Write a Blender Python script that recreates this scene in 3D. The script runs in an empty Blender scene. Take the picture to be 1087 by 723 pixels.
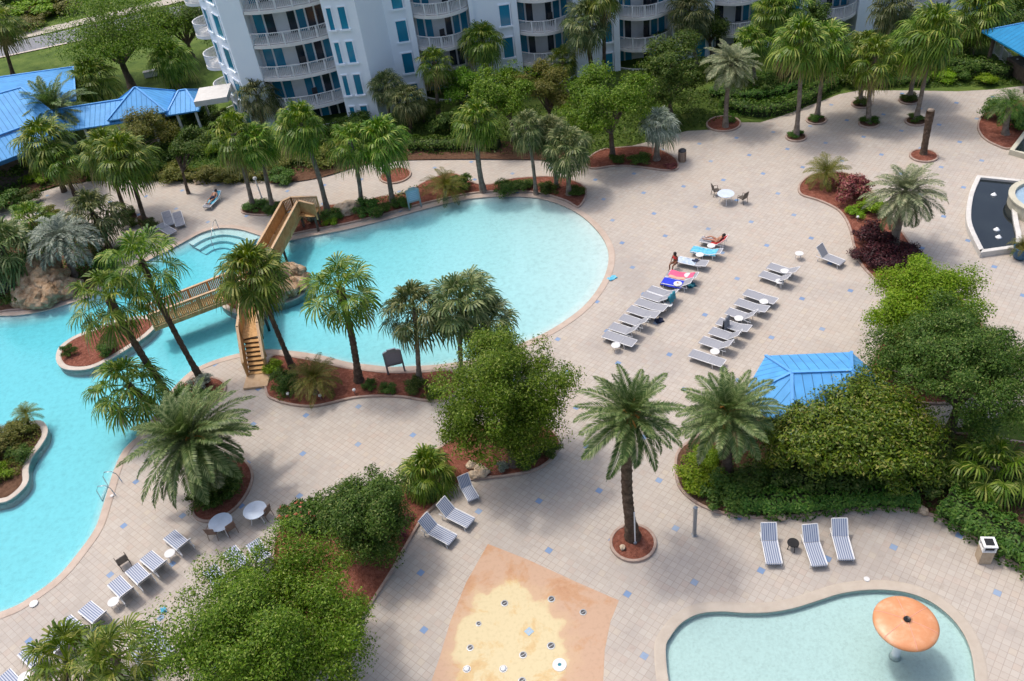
import bpy, math, random
import numpy as np
from mathutils import Vector, Matrix
from mathutils.geometry import delaunay_2d_cdt

SC = bpy.context.scene
COL = SC.collection
PI = math.pi
rad = math.radians

# ------------------------------------------------------------------ survey: camera solved from the paving grid
S = 3.1                                   # spacing of the blue accent tiles (m)
F, PIT, ROL, YAW = 919.4, 0.686153537, -0.137467703, 0.0421952463
H = 11.0240641 * S
OX, OY = -0.4679 * S, -9.2569 * S
fw = Vector((math.sin(YAW) * math.cos(PIT), math.cos(YAW) * math.cos(PIT), -math.sin(PIT)))
rt0 = Vector((math.cos(YAW), -math.sin(YAW), 0))
up0 = rt0.cross(fw)
RT = rt0 * math.cos(ROL) + up0 * math.sin(ROL)
UP = -rt0 * math.sin(ROL) + up0 * math.cos(ROL)

def ray(x, y):
    return fw + RT * ((x - 543.5) / F) + UP * (-(y - 361.5) / F)

def G(x, y, z=0.0):
    """surveyed ground position of a point read off the photograph (metres)"""
    d = ray(x, y)
    t = (z - H) / d.z
    return Vector((d.x * t, d.y * t, z))

def TOP(b, x, y):
    """point above base b seen at (x, y): same distance from the viewer, so lean is sideways only"""
    d = ray(x, y)
    n = math.hypot(b[0], b[1])
    u = (b[0] / n, b[1] / n)
    t = n / (d.x * u[0] + d.y * u[1])
    return Vector((d.x * t, d.y * t, H + d.z * t))

def MPP(p):
    """metres per photo pixel at world point p"""
    return (Vector(p) - Vector((0, 0, H))).length / F

def GP(pts, z=0.0):
    return [G(x, y, z) for x, y in pts]

# ------------------------------------------------------------------ materials
def nt(name):
    m = bpy.data.materials.new(name)
    m.use_nodes = True
    t = m.node_tree
    t.nodes.clear()
    out = t.nodes.new('ShaderNodeOutputMaterial')
    return m, t, out

def N(t, typ, **kw):
    n = t.nodes.new(typ)
    for k, v in kw.items():
        if k.startswith('i_'):
            key = k[2:]
            key = int(key) if key.isdigit() else key
            n.inputs[key].default_value = v
        else:
            setattr(n, k, v)
    return n

def ramp(t, fac, stops):
    r = N(t, 'ShaderNodeValToRGB')
    e = r.color_ramp.elements
    while len(e) > 1:
        e.remove(e[-1])
    for i, (p, c) in enumerate(stops):
        el = e[0] if i == 0 else e.new(p)
        el.position = p
        el.color = (*c, 1)
    t.links.new(fac, r.inputs[0])
    return r.outputs[0]

def coords(t, scale=1.0, kind='Object'):
    if kind == 'World':
        g = N(t, 'ShaderNodeNewGeometry')
        return g.outputs['Position']
    tc = N(t, 'ShaderNodeTexCoord')
    return tc.outputs[kind]

def v3(c, k):
    return tuple(min(1, x * k) for x in c)

DIM = {'coping_concrete': .80, 'coping_pale': .80, 'kerb_concrete': .8, 'red_mulch': .88, 'pool_plaster': .87, 'splash_pool_plaster': .82, 'cedar_planks': .88, 'rail_wood': .85,
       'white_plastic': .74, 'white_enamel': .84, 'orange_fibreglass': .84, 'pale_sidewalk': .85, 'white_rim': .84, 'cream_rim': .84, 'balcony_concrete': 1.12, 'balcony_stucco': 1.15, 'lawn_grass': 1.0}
def noise_mat(name, stops, scale=4.0, detail=6, rough=.8, bump=.0, kind='Object', spec=.3, metal=0, bscale=None, bdist=.02):
    stops = [(p, v3(c, DIM.get(name, 1.0))) for p, c in stops]
    m, t, out = nt(name)
    c = coords(t, kind=kind)
    n = N(t, 'ShaderNodeTexNoise', i_Scale=scale, i_Detail=detail, i_Roughness=.65)
    t.links.new(c, n.inputs['Vector'])
    b = N(t, 'ShaderNodeBsdfPrincipled', i_Roughness=rough, i_Metallic=metal)
    b.inputs['Specular IOR Level'].default_value = spec
    t.links.new(ramp(t, n.outputs[0], stops), b.inputs['Base Color'])
    if bump:
        n2 = N(t, 'ShaderNodeTexNoise', i_Scale=bscale or scale * 4, i_Detail=5)
        t.links.new(c, n2.inputs['Vector'])
        bp = N(t, 'ShaderNodeBump', i_Strength=bump, i_Distance=bdist)
        t.links.new(n2.outputs[0], bp.inputs['Height'])
        t.links.new(bp.outputs[0], b.inputs['Normal'])
    t.links.new(b.outputs[0], out.inputs[0])
    return m

def plain(name, col, rough=.5, var=.12, scale=3, spec=.4, metal=0, bump=0):
    return noise_mat(name, [(.3, v3(col, 1 - var)), (.7, v3(col, 1 + var))], scale, 4, rough, bump, 'Object', spec, metal)

def leaf_mat(name, stops, transl=.30, rough=.5, spec=.22):
    m, t, out = nt(name)
    g = N(t, 'ShaderNodeNewGeometry')
    oi = N(t, 'ShaderNodeObjectInfo')
    c = ramp(t, g.outputs['Random Per Island'], stops)
    hs = N(t, 'ShaderNodeHueSaturation', i_Saturation=1.08)
    ma = N(t, 'ShaderNodeMath', operation='MULTIPLY_ADD', i_1=.45, i_2=1.05)
    t.links.new(oi.outputs['Random'], ma.inputs[0])
    t.links.new(ma.outputs[0], hs.inputs['Value'])
    mh = N(t, 'ShaderNodeMath', operation='MULTIPLY_ADD', i_1=.03, i_2=.485)
    t.links.new(oi.outputs['Random'], mh.inputs[0])
    t.links.new(mh.outputs[0], hs.inputs['Hue'])
    t.links.new(c, hs.inputs['Color'])
    b = N(t, 'ShaderNodeBsdfPrincipled', i_Roughness=rough)
    b.inputs['Specular IOR Level'].default_value = spec
    t.links.new(hs.outputs[0], b.inputs['Base Color'])
    tr = N(t, 'ShaderNodeBsdfTranslucent')
    hs2 = N(t, 'ShaderNodeHueSaturation', i_Saturation=1.15, i_Value=1.3)
    t.links.new(hs.outputs[0], hs2.inputs['Color'])
    t.links.new(hs2.outputs[0], tr.inputs[0])
    mx = N(t, 'ShaderNodeMixShader', i_0=transl)
    t.links.new(b.outputs[0], mx.inputs[1])
    t.links.new(tr.outputs[0], mx.inputs[2])
    t.links.new(mx.outputs[0], out.inputs[0])
    return m

def paver_mat():
    m, t, out = nt('deck_pavers')
    L = t.links.new
    def M(op, a, b=None, c=None):
        n = N(t, 'ShaderNodeMath', operation=op)
        for i, v in enumerate((a, b, c)):
            if v is None: continue
            if isinstance(v, (int, float)): n.inputs[i].default_value = v
            else: L(v, n.inputs[i])
        return n.outputs[0]
    pos = coords(t, kind='World')
    sx = N(t, 'ShaderNodeSeparateXYZ'); L(pos, sx.inputs[0])
    X = M('ADD', sx.outputs[0], OX); Y = M('ADD', sx.outputs[1], OY)
    ts = S / (7 * math.sqrt(2))
    u = M('MULTIPLY', M('ADD', X, Y), 1 / (math.sqrt(2) * ts))
    v = M('MULTIPLY', M('SUBTRACT', X, Y), 1 / (math.sqrt(2) * ts))
    ui = M('FLOOR', M('ADD', u, .5)); vi = M('FLOOR', M('ADD', v, .5))
    fu = M('ABSOLUTE', M('SUBTRACT', u, ui)); fv = M('ABSOLUTE', M('SUBTRACT', v, vi))
    edge = M('MAXIMUM', fu, fv)                       # 0 centre .. .5 joint
    joint = N(t, 'ShaderNodeMapRange', interpolation_type='SMOOTHSTEP'); 
    joint.inputs[1].default_value = .445; joint.inputs[2].default_value = .49
    L(edge, joint.inputs[0])
    cb = N(t, 'ShaderNodeCombineXYZ'); L(ui, cb.inputs[0]); L(vi, cb.inputs[1])
    wn = N(t, 'ShaderNodeTexWhiteNoise', noise_dimensions='2D'); L(cb.outputs[0], wn.inputs['Vector'])
    tile = ramp(t, wn.outputs['Value'], [(0, (.392, .354, .31)), (.25, (.424, .382, .334)), (.5, (.41, .371, .328)), (.75, (.437, .40, .353)), (.95, (.42, .362, .312)), (1, (.44, .395, .33))])
    # blue accent tiles on the surveyed grid
    a = M('ADD', ui, vi); b = M('SUBTRACT', ui, vi)
    def near0(x):
        q = M('DIVIDE', x, 14)
        return M('LESS_THAN', M('ABSOLUTE', M('SUBTRACT', q, M('ROUND', q))), .02)
    blue = M('MULTIPLY', near0(a), near0(b))
    wn2 = N(t, 'ShaderNodeTexWhiteNoise', noise_dimensions='3D'); L(cb.outputs[0], wn2.inputs['Vector'])
    bluec = ramp(t, wn2.outputs['Value'], [(0, (.165, .25, .40)), (.5, (.185, .285, .46)), (1, (.25, .32, .42))])
    mix1 = N(t, 'ShaderNodeMix', data_type='RGBA'); L(blue, mix1.inputs[0]); L(tile, mix1.inputs[6]); L(bluec, mix1.inputs[7])
    # stains: broad blotches and small dirt
    n1 = N(t, 'ShaderNodeTexNoise', i_Scale=.16, i_Detail=5, i_Roughness=.6); L(pos, n1.inputs['Vector'])
    st = ramp(t, n1.outputs[0], [(.3, (.80, .80, .82)), (.5, (1, .99, .98)), (.72, (1.0, .95, .9))])
    mul = N(t, 'ShaderNodeMix', data_type='RGBA', blend_type='MULTIPLY', i_0=.9); L(mix1.outputs[2], mul.inputs[6]); L(st, mul.inputs[7])
    n2 = N(t, 'ShaderNodeTexNoise', i_Scale=2.2, i_Detail=8, i_Roughness=.7); L(pos, n2.inputs['Vector'])
    st2 = ramp(t, n2.outputs[0], [(.28, (.74, .72, .70)), (.45, (1, 1, 1))])
    mul2 = N(t, 'ShaderNodeMix', data_type='RGBA', blend_type='MULTIPLY', i_0=.7); L(mul.outputs[2], mul2.inputs[6]); L(st2, mul2.inputs[7])
    n3 = N(t, 'ShaderNodeTexNoise', i_Scale=.55, i_Detail=3); L(pos, n3.inputs['Vector'])
    jc = ramp(t, n3.outputs[0], [(.35, (.33, .285, .24)), (.65, (.245, .205, .175))])
    mj = N(t, 'ShaderNodeMix', data_type='RGBA'); L(M('MULTIPLY', joint.outputs[0], .72), mj.inputs[0]); L(mul2.outputs[2], mj.inputs[6]); L(jc, mj.inputs[7])
    bs = N(t, 'ShaderNodeBsdfPrincipled', i_Roughness=.75); bs.inputs['Specular IOR Level'].default_value = .25
    L(mj.outputs[2], bs.inputs['Base Color'])
    bp = N(t, 'ShaderNodeBump', i_Strength=.35, i_Distance=.01); bp.invert = True
    L(joint.outputs[0], bp.inputs['Height']); L(bp.outputs[0], bs.inputs['Normal'])
    L(bs.outputs[0], out.inputs[0])
    return m

def stripe_mat(name, c1, c2, period, frac, axis=1, rough=.6):
    m, t, out = nt(name)
    c = coords(t, kind='Object')
    sx = N(t, 'ShaderNodeSeparateXYZ'); t.links.new(c, sx.inputs[0])
    d = N(t, 'ShaderNodeMath', operation='DIVIDE', i_1=period); t.links.new(sx.outputs[axis], d.inputs[0])
    f = N(t, 'ShaderNodeMath', operation='FRACT'); t.links.new(d.outputs[0], f.inputs[0])
    l = N(t, 'ShaderNodeMath', operation='LESS_THAN', i_1=frac); t.links.new(f.outputs[0], l.inputs[0])
    mx = N(t, 'ShaderNodeMix', data_type='RGBA'); t.links.new(l.outputs[0], mx.inputs[0])
    mx.inputs[6].default_value = (*c1, 1); mx.inputs[7].default_value = (*c2, 1)
    b = N(t, 'ShaderNodeBsdfPrincipled', i_Roughness=rough); t.links.new(mx.outputs[2], b.inputs['Base Color'])
    t.links.new(b.outputs[0], out.inputs[0])
    return m

def seam_mat(name, col):
    """standing-seam metal: seam lines follow the face's own UV (u metres along the eave)"""
    m, t, out = nt(name)
    L = t.links.new
    uv = N(t, 'ShaderNodeUVMap')
    sx = N(t, 'ShaderNodeSeparateXYZ'); L(uv.outputs[0], sx.inputs[0])
    f = N(t, 'ShaderNodeMath', operation='PINGPONG', i_1=.23); L(sx.outputs[0], f.inputs[0])
    r = N(t, 'ShaderNodeMapRange'); r.inputs[1].default_value = .0; r.inputs[2].default_value = .035; r.inputs[3].default_value = 1; r.inputs[4].default_value = 0
    L(f.outputs[0], r.inputs[0])
    n = N(t, 'ShaderNodeTexNoise', i_Scale=1.3, i_Detail=5); L(coords(t), n.inputs['Vector'])
    c = ramp(t, n.outputs[0], [(.3, v3(col, .88)), (.7, v3(col, 1.1))])
    mx = N(t, 'ShaderNodeMix', data_type='RGBA'); L(r.outputs[0], mx.inputs[0]); L(c, mx.inputs[6]); mx.inputs[7].default_value = (*v3(col, .45), 1)  # darker seam lines: shadows of the ribs painted into the colour
    b = N(t, 'ShaderNodeBsdfPrincipled', i_Roughness=.55); b.inputs['Specular IOR Level'].default_value = .25
    L(mx.outputs[2], b.inputs['Base Color'])
    bp = N(t, 'ShaderNodeBump', i_Strength=.6, i_Distance=.03); L(r.outputs[0], bp.inputs['Height']); L(bp.outputs[0], b.inputs['Normal'])
    L(b.outputs[0], out.inputs[0])
    return m

def water_mat(name, rs, rgb, dens, bump=.25, scale=2.5):
    m, t, out = nt(name)
    L = t.links.new
    c = coords(t, kind='World')
    mp = N(t, 'ShaderNodeMapping'); mp.inputs['Scale'].default_value = (1, 1.6, 1); L(c, mp.inputs[0])
    n = N(t, 'ShaderNodeTexNoise', i_Scale=scale, i_Detail=4, i_Roughness=.6, i_Distortion=.6); L(mp.outputs[0], n.inputs['Vector'])
    bp = N(t, 'ShaderNodeBump', i_Strength=bump, i_Distance=.05); L(n.outputs[0], bp.inputs['Height'])
    gl = N(t, 'ShaderNodeBsdfGlossy', i_Roughness=.06); L(bp.outputs[0], gl.inputs['Normal'])
    fr = N(t, 'ShaderNodeFresnel', i_IOR=1.33); L(bp.outputs[0], fr.inputs['Normal'])
    tr = N(t, 'ShaderNodeBsdfTransparent'); tr.inputs[0].default_value = (*rs, 1)
    mx = N(t, 'ShaderNodeMixShader'); L(fr.outputs[0], mx.inputs[0]); L(tr.outputs[0], mx.inputs[1]); L(gl.outputs[0], mx.inputs[2])
    L(mx.outputs[0], out.inputs['Surface'])
    va = N(t, 'ShaderNodeVolumeAbsorption', i_Density=dens); va.inputs[0].default_value = (*rgb, 1)
    L(va.outputs[0], out.inputs['Volume'])
    return m

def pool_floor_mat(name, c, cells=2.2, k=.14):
    """pale plaster with faint mottling painted in as caustic light rippling underwater"""
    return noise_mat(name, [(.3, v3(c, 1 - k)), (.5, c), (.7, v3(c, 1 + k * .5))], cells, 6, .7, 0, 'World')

def glass_mat(name, col, rough=.08):
    m, t, out = nt(name)
    n = N(t, 'ShaderNodeTexNoise', i_Scale=.35, i_Detail=2); t.links.new(coords(t), n.inputs['Vector'])
    b = N(t, 'ShaderNodeBsdfPrincipled', i_Roughness=rough); b.inputs['Specular IOR Level'].default_value = .6
    t.links.new(ramp(t, n.outputs[0], [(.3, v3(col, .7)), (.7, v3(col, 1.25))]), b.inputs['Base Color'])
    t.links.new(b.outputs[0], out.inputs[0])
    return m

MT = {}
MT['paver'] = paver_mat()
MT['coping'] = noise_mat('coping_concrete', [(.3, (.47, .37, .30)), (.55, (.56, .45, .37)), (.75, (.60, .51, .43))], 1.2, 7, .7, .15, 'World')
MT['coping_kid'] = noise_mat('tan_coping', [(.3, (.38, .325, .265)), (.7, (.45, .395, .33))], 1.5, 7, .7, .15, 'World')
MT['coping_pale'] = noise_mat('coping_pale', [(.3, (.52, .45, .38)), (.7, (.64, .57, .49))], 1.5, 7, .7, .15, 'World')
MT['kerb'] = noise_mat('kerb_concrete', [(.3, (.36, .25, .2)), (.7, (.52, .41, .34))], 2.5, 6, .8, .2, 'World')
MT['mulch'] = noise_mat('red_mulch', [(.25, (.10, .038, .026)), (.5, (.21, .076, .05)), (.72, (.31, .135, .098)), (.85, (.2, .11, .085))], 5, 9, .95, .9, 'World', .1, bscale=14, bdist=.08)
MT['soil'] = noise_mat('brown_soil', [(.3, (.07, .035, .02)), (.7, (.15, .085, .055))], 5, 8, .95, .8, 'World', .1, bdist=.06)
MT['grass'] = noise_mat('lawn_grass', [(.28, (.035, .065, .012)), (.5, (.075, .12, .022)), (.68, (.12, .16, .035)), (.8, (.16, .16, .05))], .55, 9, .9, .7, 'World', .15, bscale=9, bdist=.08)
MT['asphalt'] = noise_mat('asphalt', [(.3, (.15, .155, .17)), (.7, (.23, .235, .25))], 3, 8, .85, .2, 'World')
MT['sand'] = noise_mat('pale_sidewalk', [(.3, (.38, .34, .28)), (.7, (.55, .50, .42))], 1.5, 8, .9, .3, 'World')
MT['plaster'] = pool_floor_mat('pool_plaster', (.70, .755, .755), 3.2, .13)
MT['plaster_kid'] = pool_floor_mat('splash_pool_plaster', (.69, .74, .74), 8, .15)
MT['water'] = water_mat('pool_water', (.93, .99, .99), (.02, .86, .97), 1.02, .4, 1.6)
MT['water_kid'] = water_mat('splash_pool_water', (.92, .99, .98), (.1, .82, .88), .55, .5, 3.2)
MT['water_dark'] = noise_mat('dark_water', [(.3, (.006, .009, .011)), (.7, (.013, .018, .02))], .6, 3, .05, .15, 'World', .6)
MT['rim'] = noise_mat('white_rim', [(.3, (.58, .56, .52)), (.7, (.72, .70, .66))], 2, 6, .6, .1, 'World')
MT['cream'] = noise_mat('cream_rim', [(.3, (.50, .47, .36)), (.7, (.62, .59, .47))], 2, 6, .6, .1, 'World')
MT['wood'] = noise_mat('cedar_planks', [(.25, (.42, .235, .085)), (.5, (.56, .335, .14)), (.75, (.66, .42, .20))], 3, 8, .65, .2)
MT['wood_rail'] = noise_mat('rail_wood', [(.3, (.48, .31, .17)), (.7, (.60, .43, .27))], 4, 6, .6, .1)
MT['wood_dark'] = noise_mat('dark_timber', [(.3, (.06, .045, .035)), (.7, (.13, .10, .08))], 4, 6, .7, .2)
MT['rock'] = noise_mat('tan_rock', [(.25, (.07, .045, .03)), (.42, (.25, .16, .09)), (.6, (.40, .29, .19)), (.8, (.47, .43, .38))], 2.2, 9, .85, .8, 'World', .2, bscale=5, bdist=.12)
MT['stone'] = noise_mat('field_stone', [(.3, (.34, .25, .17)), (.7, (.52, .43, .32))], 3, 7, .85, .5, 'World', .2)
MT['pink_wall'] = noise_mat('island_wall', [(.3, (.38, .28, .25)), (.7, (.52, .42, .38))], 2, 7, .8, .2, 'World')
MT['stucco'] = noise_mat('white_stucco', [(.25, (.81, .87, .93)), (.75, (.87, .92, .96))], .5, 5, .75, .08, 'World')
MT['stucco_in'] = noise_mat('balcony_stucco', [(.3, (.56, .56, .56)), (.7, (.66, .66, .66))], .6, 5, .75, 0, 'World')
MT['concrete'] = noise_mat('balcony_concrete', [(.3, (.60, .58, .55)), (.7, (.70, .68, .65))], 1, 6, .75, 0, 'World')
MT['glass'] = glass_mat('teal_glass', (.016, .20, .32))
MT['glass_dark'] = glass_mat('dark_glass', (.016, .03, .045))
MT['white_metal'] = plain('white_metal', (.72, .72, .72), .35, .05)
MT['white_plastic'] = plain('white_plastic', (.80, .80, .79), .3, .03)
MT['frost'] = plain('white_enamel', (.62, .70, .80), .18, .1, 2)
MT['roof_blue'] = seam_mat('blue_metal_roof', (.06, .26, .55))
MT['roof_light'] = seam_mat('light_blue_metal_roof', (.085, .315, .63))
MT['roof_cap'] = plain('blue_ridge_cap', (.10, .33, .68), .4, .08)
MT['roof_teal'] = seam_mat('teal_blue_roof', (.01, .20, .42))
MT['sling'] = stripe_mat('striped_sling', (.40, .43, .49), (.11, .145, .24), .098, .48)
MT['sling_far'] = stripe_mat('grey_sling', (.31, .315, .34), (.19, .20, .23), .098, .45)
MT['steel'] = plain('galvanised_steel', (.30, .32, .34), .35, .15, 3, .5, .6)
MT['steel_dark'] = plain('dark_frame', (.045, .045, .05), .45, .2)
MT['chrome'] = plain('stainless_steel', (.62, .63, .64), .18, .05, 3, .5, .9)
MT['black'] = plain('black_plastic', (.012, .012, .013), .4, .2)
MT['brown_resin'] = plain('brown_resin', (.20, .13, .10), .5, .15)
MT['brown_dark'] = plain('brown_weave', (.085, .07, .058), .6, .2)
MT['orange'] = noise_mat('orange_fibreglass', [(.3, (.62, .24, .095)), (.5, (.68, .30, .135)), (.72, (.76, .46, .29))], 1.4, 8, .4, .05, 'Object', .5)
MT['grey_blue'] = plain('sign_panel_blue', (.27, .38, .48), .4, .08)
MT['grey_panel'] = plain('sign_panel_grey', (.30, .28, .30), .5, .08)
MT['skin'] = plain('skin', (.42, .22, .14), .5, .06)
MT['skin_tan'] = plain('tanned_skin', (.22, .10, .055), .5, .06)
MT['hair'] = plain('dark_hair', (.022, .013, .009), .5, .2)
MT['red_cloth'] = plain('red_cloth', (.55, .045, .04), .8, .12)
MT['pink_cloth'] = plain('pink_cloth', (.70, .10, .20), .8, .15)
MT['peach_cloth'] = plain('peach_cloth', (.68, .33, .25), .8, .1)
MT['blue_cloth'] = plain('royal_blue_cloth', (.018, .04, .50), .8, .15)
MT['cyan_cloth'] = noise_mat('turquoise_cloth', [(.35, (.05, .32, .50)), (.6, (.16, .48, .62))], 5, 4, .8)
MT['teal_cloth'] = plain('teal_cloth', (.03, .20, .26), .8, .25, 6)
MT['lightblue_cloth'] = noise_mat('pale_blue_cloth', [(.35, (.28, .39, .52)), (.6, (.50, .56, .62))], 6, 4, .8)
MT['grey_cloth'] = plain('grey_cloth', (.16, .175, .20), .8, .2, 6)
MT['navy_cloth'] = plain('navy_cloth', (.02, .03, .07), .8, .2)
MT['trunk_palm'] = noise_mat('palm_bark', [(.3, (.11, .085, .065)), (.55, (.22, .18, .145)), (.75, (.33, .28, .235))], 3.0, 8, .9, .8, 'Object', .1, bscale=7, bdist=.06)
MT['trunk_dark'] = noise_mat('dark_palm_bark', [(.3, (.05, .035, .025)), (.55, (.115, .08, .058)), (.78, (.20, .15, .115))], 4.0, 8, .95, 1.0, 'Object', .1, bscale=6, bdist=.1)
MT['trunk_tree'] = noise_mat('tree_bark', [(.3, (.06, .045, .035)), (.7, (.17, .135, .11))], 4, 8, .95, .8, 'Object', .1, bdist=.04)
MT['hedge_core'] = noise_mat('twiggy_hedge_core', [(.3, (.012, .020, .006)), (.7, (.035, .05, .016))], 6, 6, .9)
MT['fruit'] = plain('orange_date_stalk', (.42, .17, .03), .6, .25, 5)
MT['fan'] = leaf_mat('fan_palm_leaf', [(0, (.032, .072, .008)), (.45, (.072, .125, .016)), (.75, (.135, .185, .034)), (1, (.26, .27, .08))], .28, .42, .3)
MT['fan_old'] = leaf_mat('old_fan_palm_leaf', [(0, (.11, .105, .035)), (.5, (.19, .165, .065)), (1, (.25, .20, .095))], .15)
MT['fan_dark'] = leaf_mat('sabal_leaf', [(0, (.034, .058, .018)), (.5, (.072, .098, .034)), (1, (.23, .235, .11))], .26, .45, .28)
MT['date'] = leaf_mat('date_palm_leaf', [(0, (.030, .060, .014)), (.45, (.068, .104, .032)), (1, (.17, .20, .085))], .2, .45, .3)
MT['silver'] = leaf_mat('silver_date_leaf', [(0, (.085, .11, .055)), (.5, (.15, .18, .10)), (1, (.30, .30, .19))], .2)
MT['pindo'] = leaf_mat('blue_pindo_leaf', [(0, (.07, .095, .068)), (.5, (.15, .182, .145)), (1, (.32, .345, .28))], .2)
MT['oak'] = leaf_mat('fresh_tree_leaf', [(0, (.036, .080, .008)), (.5, (.076, .142, .014)), (.82, (.125, .195, .026)), (1, (.23, .28, .08))])
MT['oak_dark'] = leaf_mat('dark_tree_leaf', [(0, (.024, .050, .009)), (.5, (.048, .086, .015)), (.88, (.085, .125, .028)), (1, (.16, .175, .06))])
MT['magnolia'] = leaf_mat('magnolia_leaf', [(0, (.030, .060, .006)), (.5, (.062, .105, .010)), (.85, (.125, .165, .022)), (1, (.20, .185, .06))], .2, .45, .28)
MT['bright'] = leaf_mat('yellow_green_leaf', [(0, (.07, .14, .010)), (.5, (.125, .205, .018)), (1, (.20, .26, .04))], .32)
MT['shrub'] = leaf_mat('shrub_leaf', [(0, (.026, .066, .012)), (.5, (.05, .105, .02)), (1, (.10, .15, .035))])
MT['olive'] = leaf_mat('olive_leaf', [(0, (.06, .078, .016)), (.5, (.105, .115, .025)), (1, (.17, .155, .045))])
MT['crimson'] = leaf_mat('crimson_leaf', [(0, (.075, .02, .026)), (.5, (.17, .05, .06)), (.8, (.26, .11, .11)), (1, (.10, .10, .04))])
MT['purple'] = leaf_mat('dark_purple_leaf', [(0, (.012, .004, .006)), (.6, (.028, .008, .011)), (1, (.07, .02, .024))], .12)
MT['petal_pink'] = leaf_mat('pink_petal', [(0, (.30, .07, .07)), (1, (.45, .17, .15))])
MT['petal_white'] = leaf_mat('white_petal', [(0, (.62, .60, .48)), (1, (.75, .74, .66))])
MT['foam'] = plain('white_foam', (.8, .82, .83), .4, .05)

def splash_mat():
    m, t, out = nt('painted_splash_pad')
    L = t.links.new
    pos = coords(t, kind='World')
    c = G(545, 690)
    def dist(cx, cy, sx, sy):
        mp = N(t, 'ShaderNodeMapping'); mp.inputs['Location'].default_value = (-cx / sx, -cy / sy, 0); mp.inputs['Scale'].default_value = (1 / sx, 1 / sy, 0)
        L(pos, mp.inputs[0])
        ln = N(t, 'ShaderNodeVectorMath', operation='LENGTH'); L(mp.outputs[0], ln.inputs[0])
        return ln.outputs['Value']
    d = dist(c.x - .15, c.y, 3.0, 4.1)
    n = N(t, 'ShaderNodeTexNoise', i_Scale=.75, i_Detail=7, i_Roughness=.6); L(pos, n.inputs['Vector'])
    a = N(t, 'ShaderNodeMath', operation='MULTIPLY_ADD', i_1=.75, i_2=-.37); L(n.outputs[0], a.inputs[0])
    s = N(t, 'ShaderNodeMath', operation='ADD'); L(d, s.inputs[0]); L(a.outputs[0], s.inputs[1])
    base = ramp(t, s.outputs[0], [(.76, (.53, .445, .26)), (.80, (.51, .40, .23)), (.84, (.46, .31, .19)), (1, (.43, .28, .185))])
    n2 = N(t, 'ShaderNodeTexNoise', i_Scale=.5, i_Detail=8, i_Roughness=.7, i_Distortion=.4); L(pos, n2.inputs['Vector'])
    rust = ramp(t, n2.outputs[0], [(.52, (1, 1, 1)), (.58, (.95, .80, .62)), (.68, (.86, .62, .42)), (.8, (.80, .55, .36))])
    mu = N(t, 'ShaderNodeMix', data_type='RGBA', blend_type='MULTIPLY', i_0=.8); L(base, mu.inputs[6]); L(rust, mu.inputs[7])
    n3 = N(t, 'ShaderNodeTexNoise', i_Scale=6, i_Detail=6); L(pos, n3.inputs['Vector'])
    dirt = ramp(t, n3.outputs[0], [(.3, (.86, .85, .82)), (.5, (1, 1, 1))])
    mu2 = N(t, 'ShaderNodeMix', data_type='RGBA', blend_type='MULTIPLY', i_0=.7); L(mu.outputs[2], mu2.inputs[6]); L(dirt, mu2.inputs[7])
    b = N(t, 'ShaderNodeBsdfPrincipled', i_Roughness=.6); L(mu2.outputs[2], b.inputs['Base Color'])
    L(b.outputs[0], out.inputs[0])
    return m
MT['splash'] = splash_mat()

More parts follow.
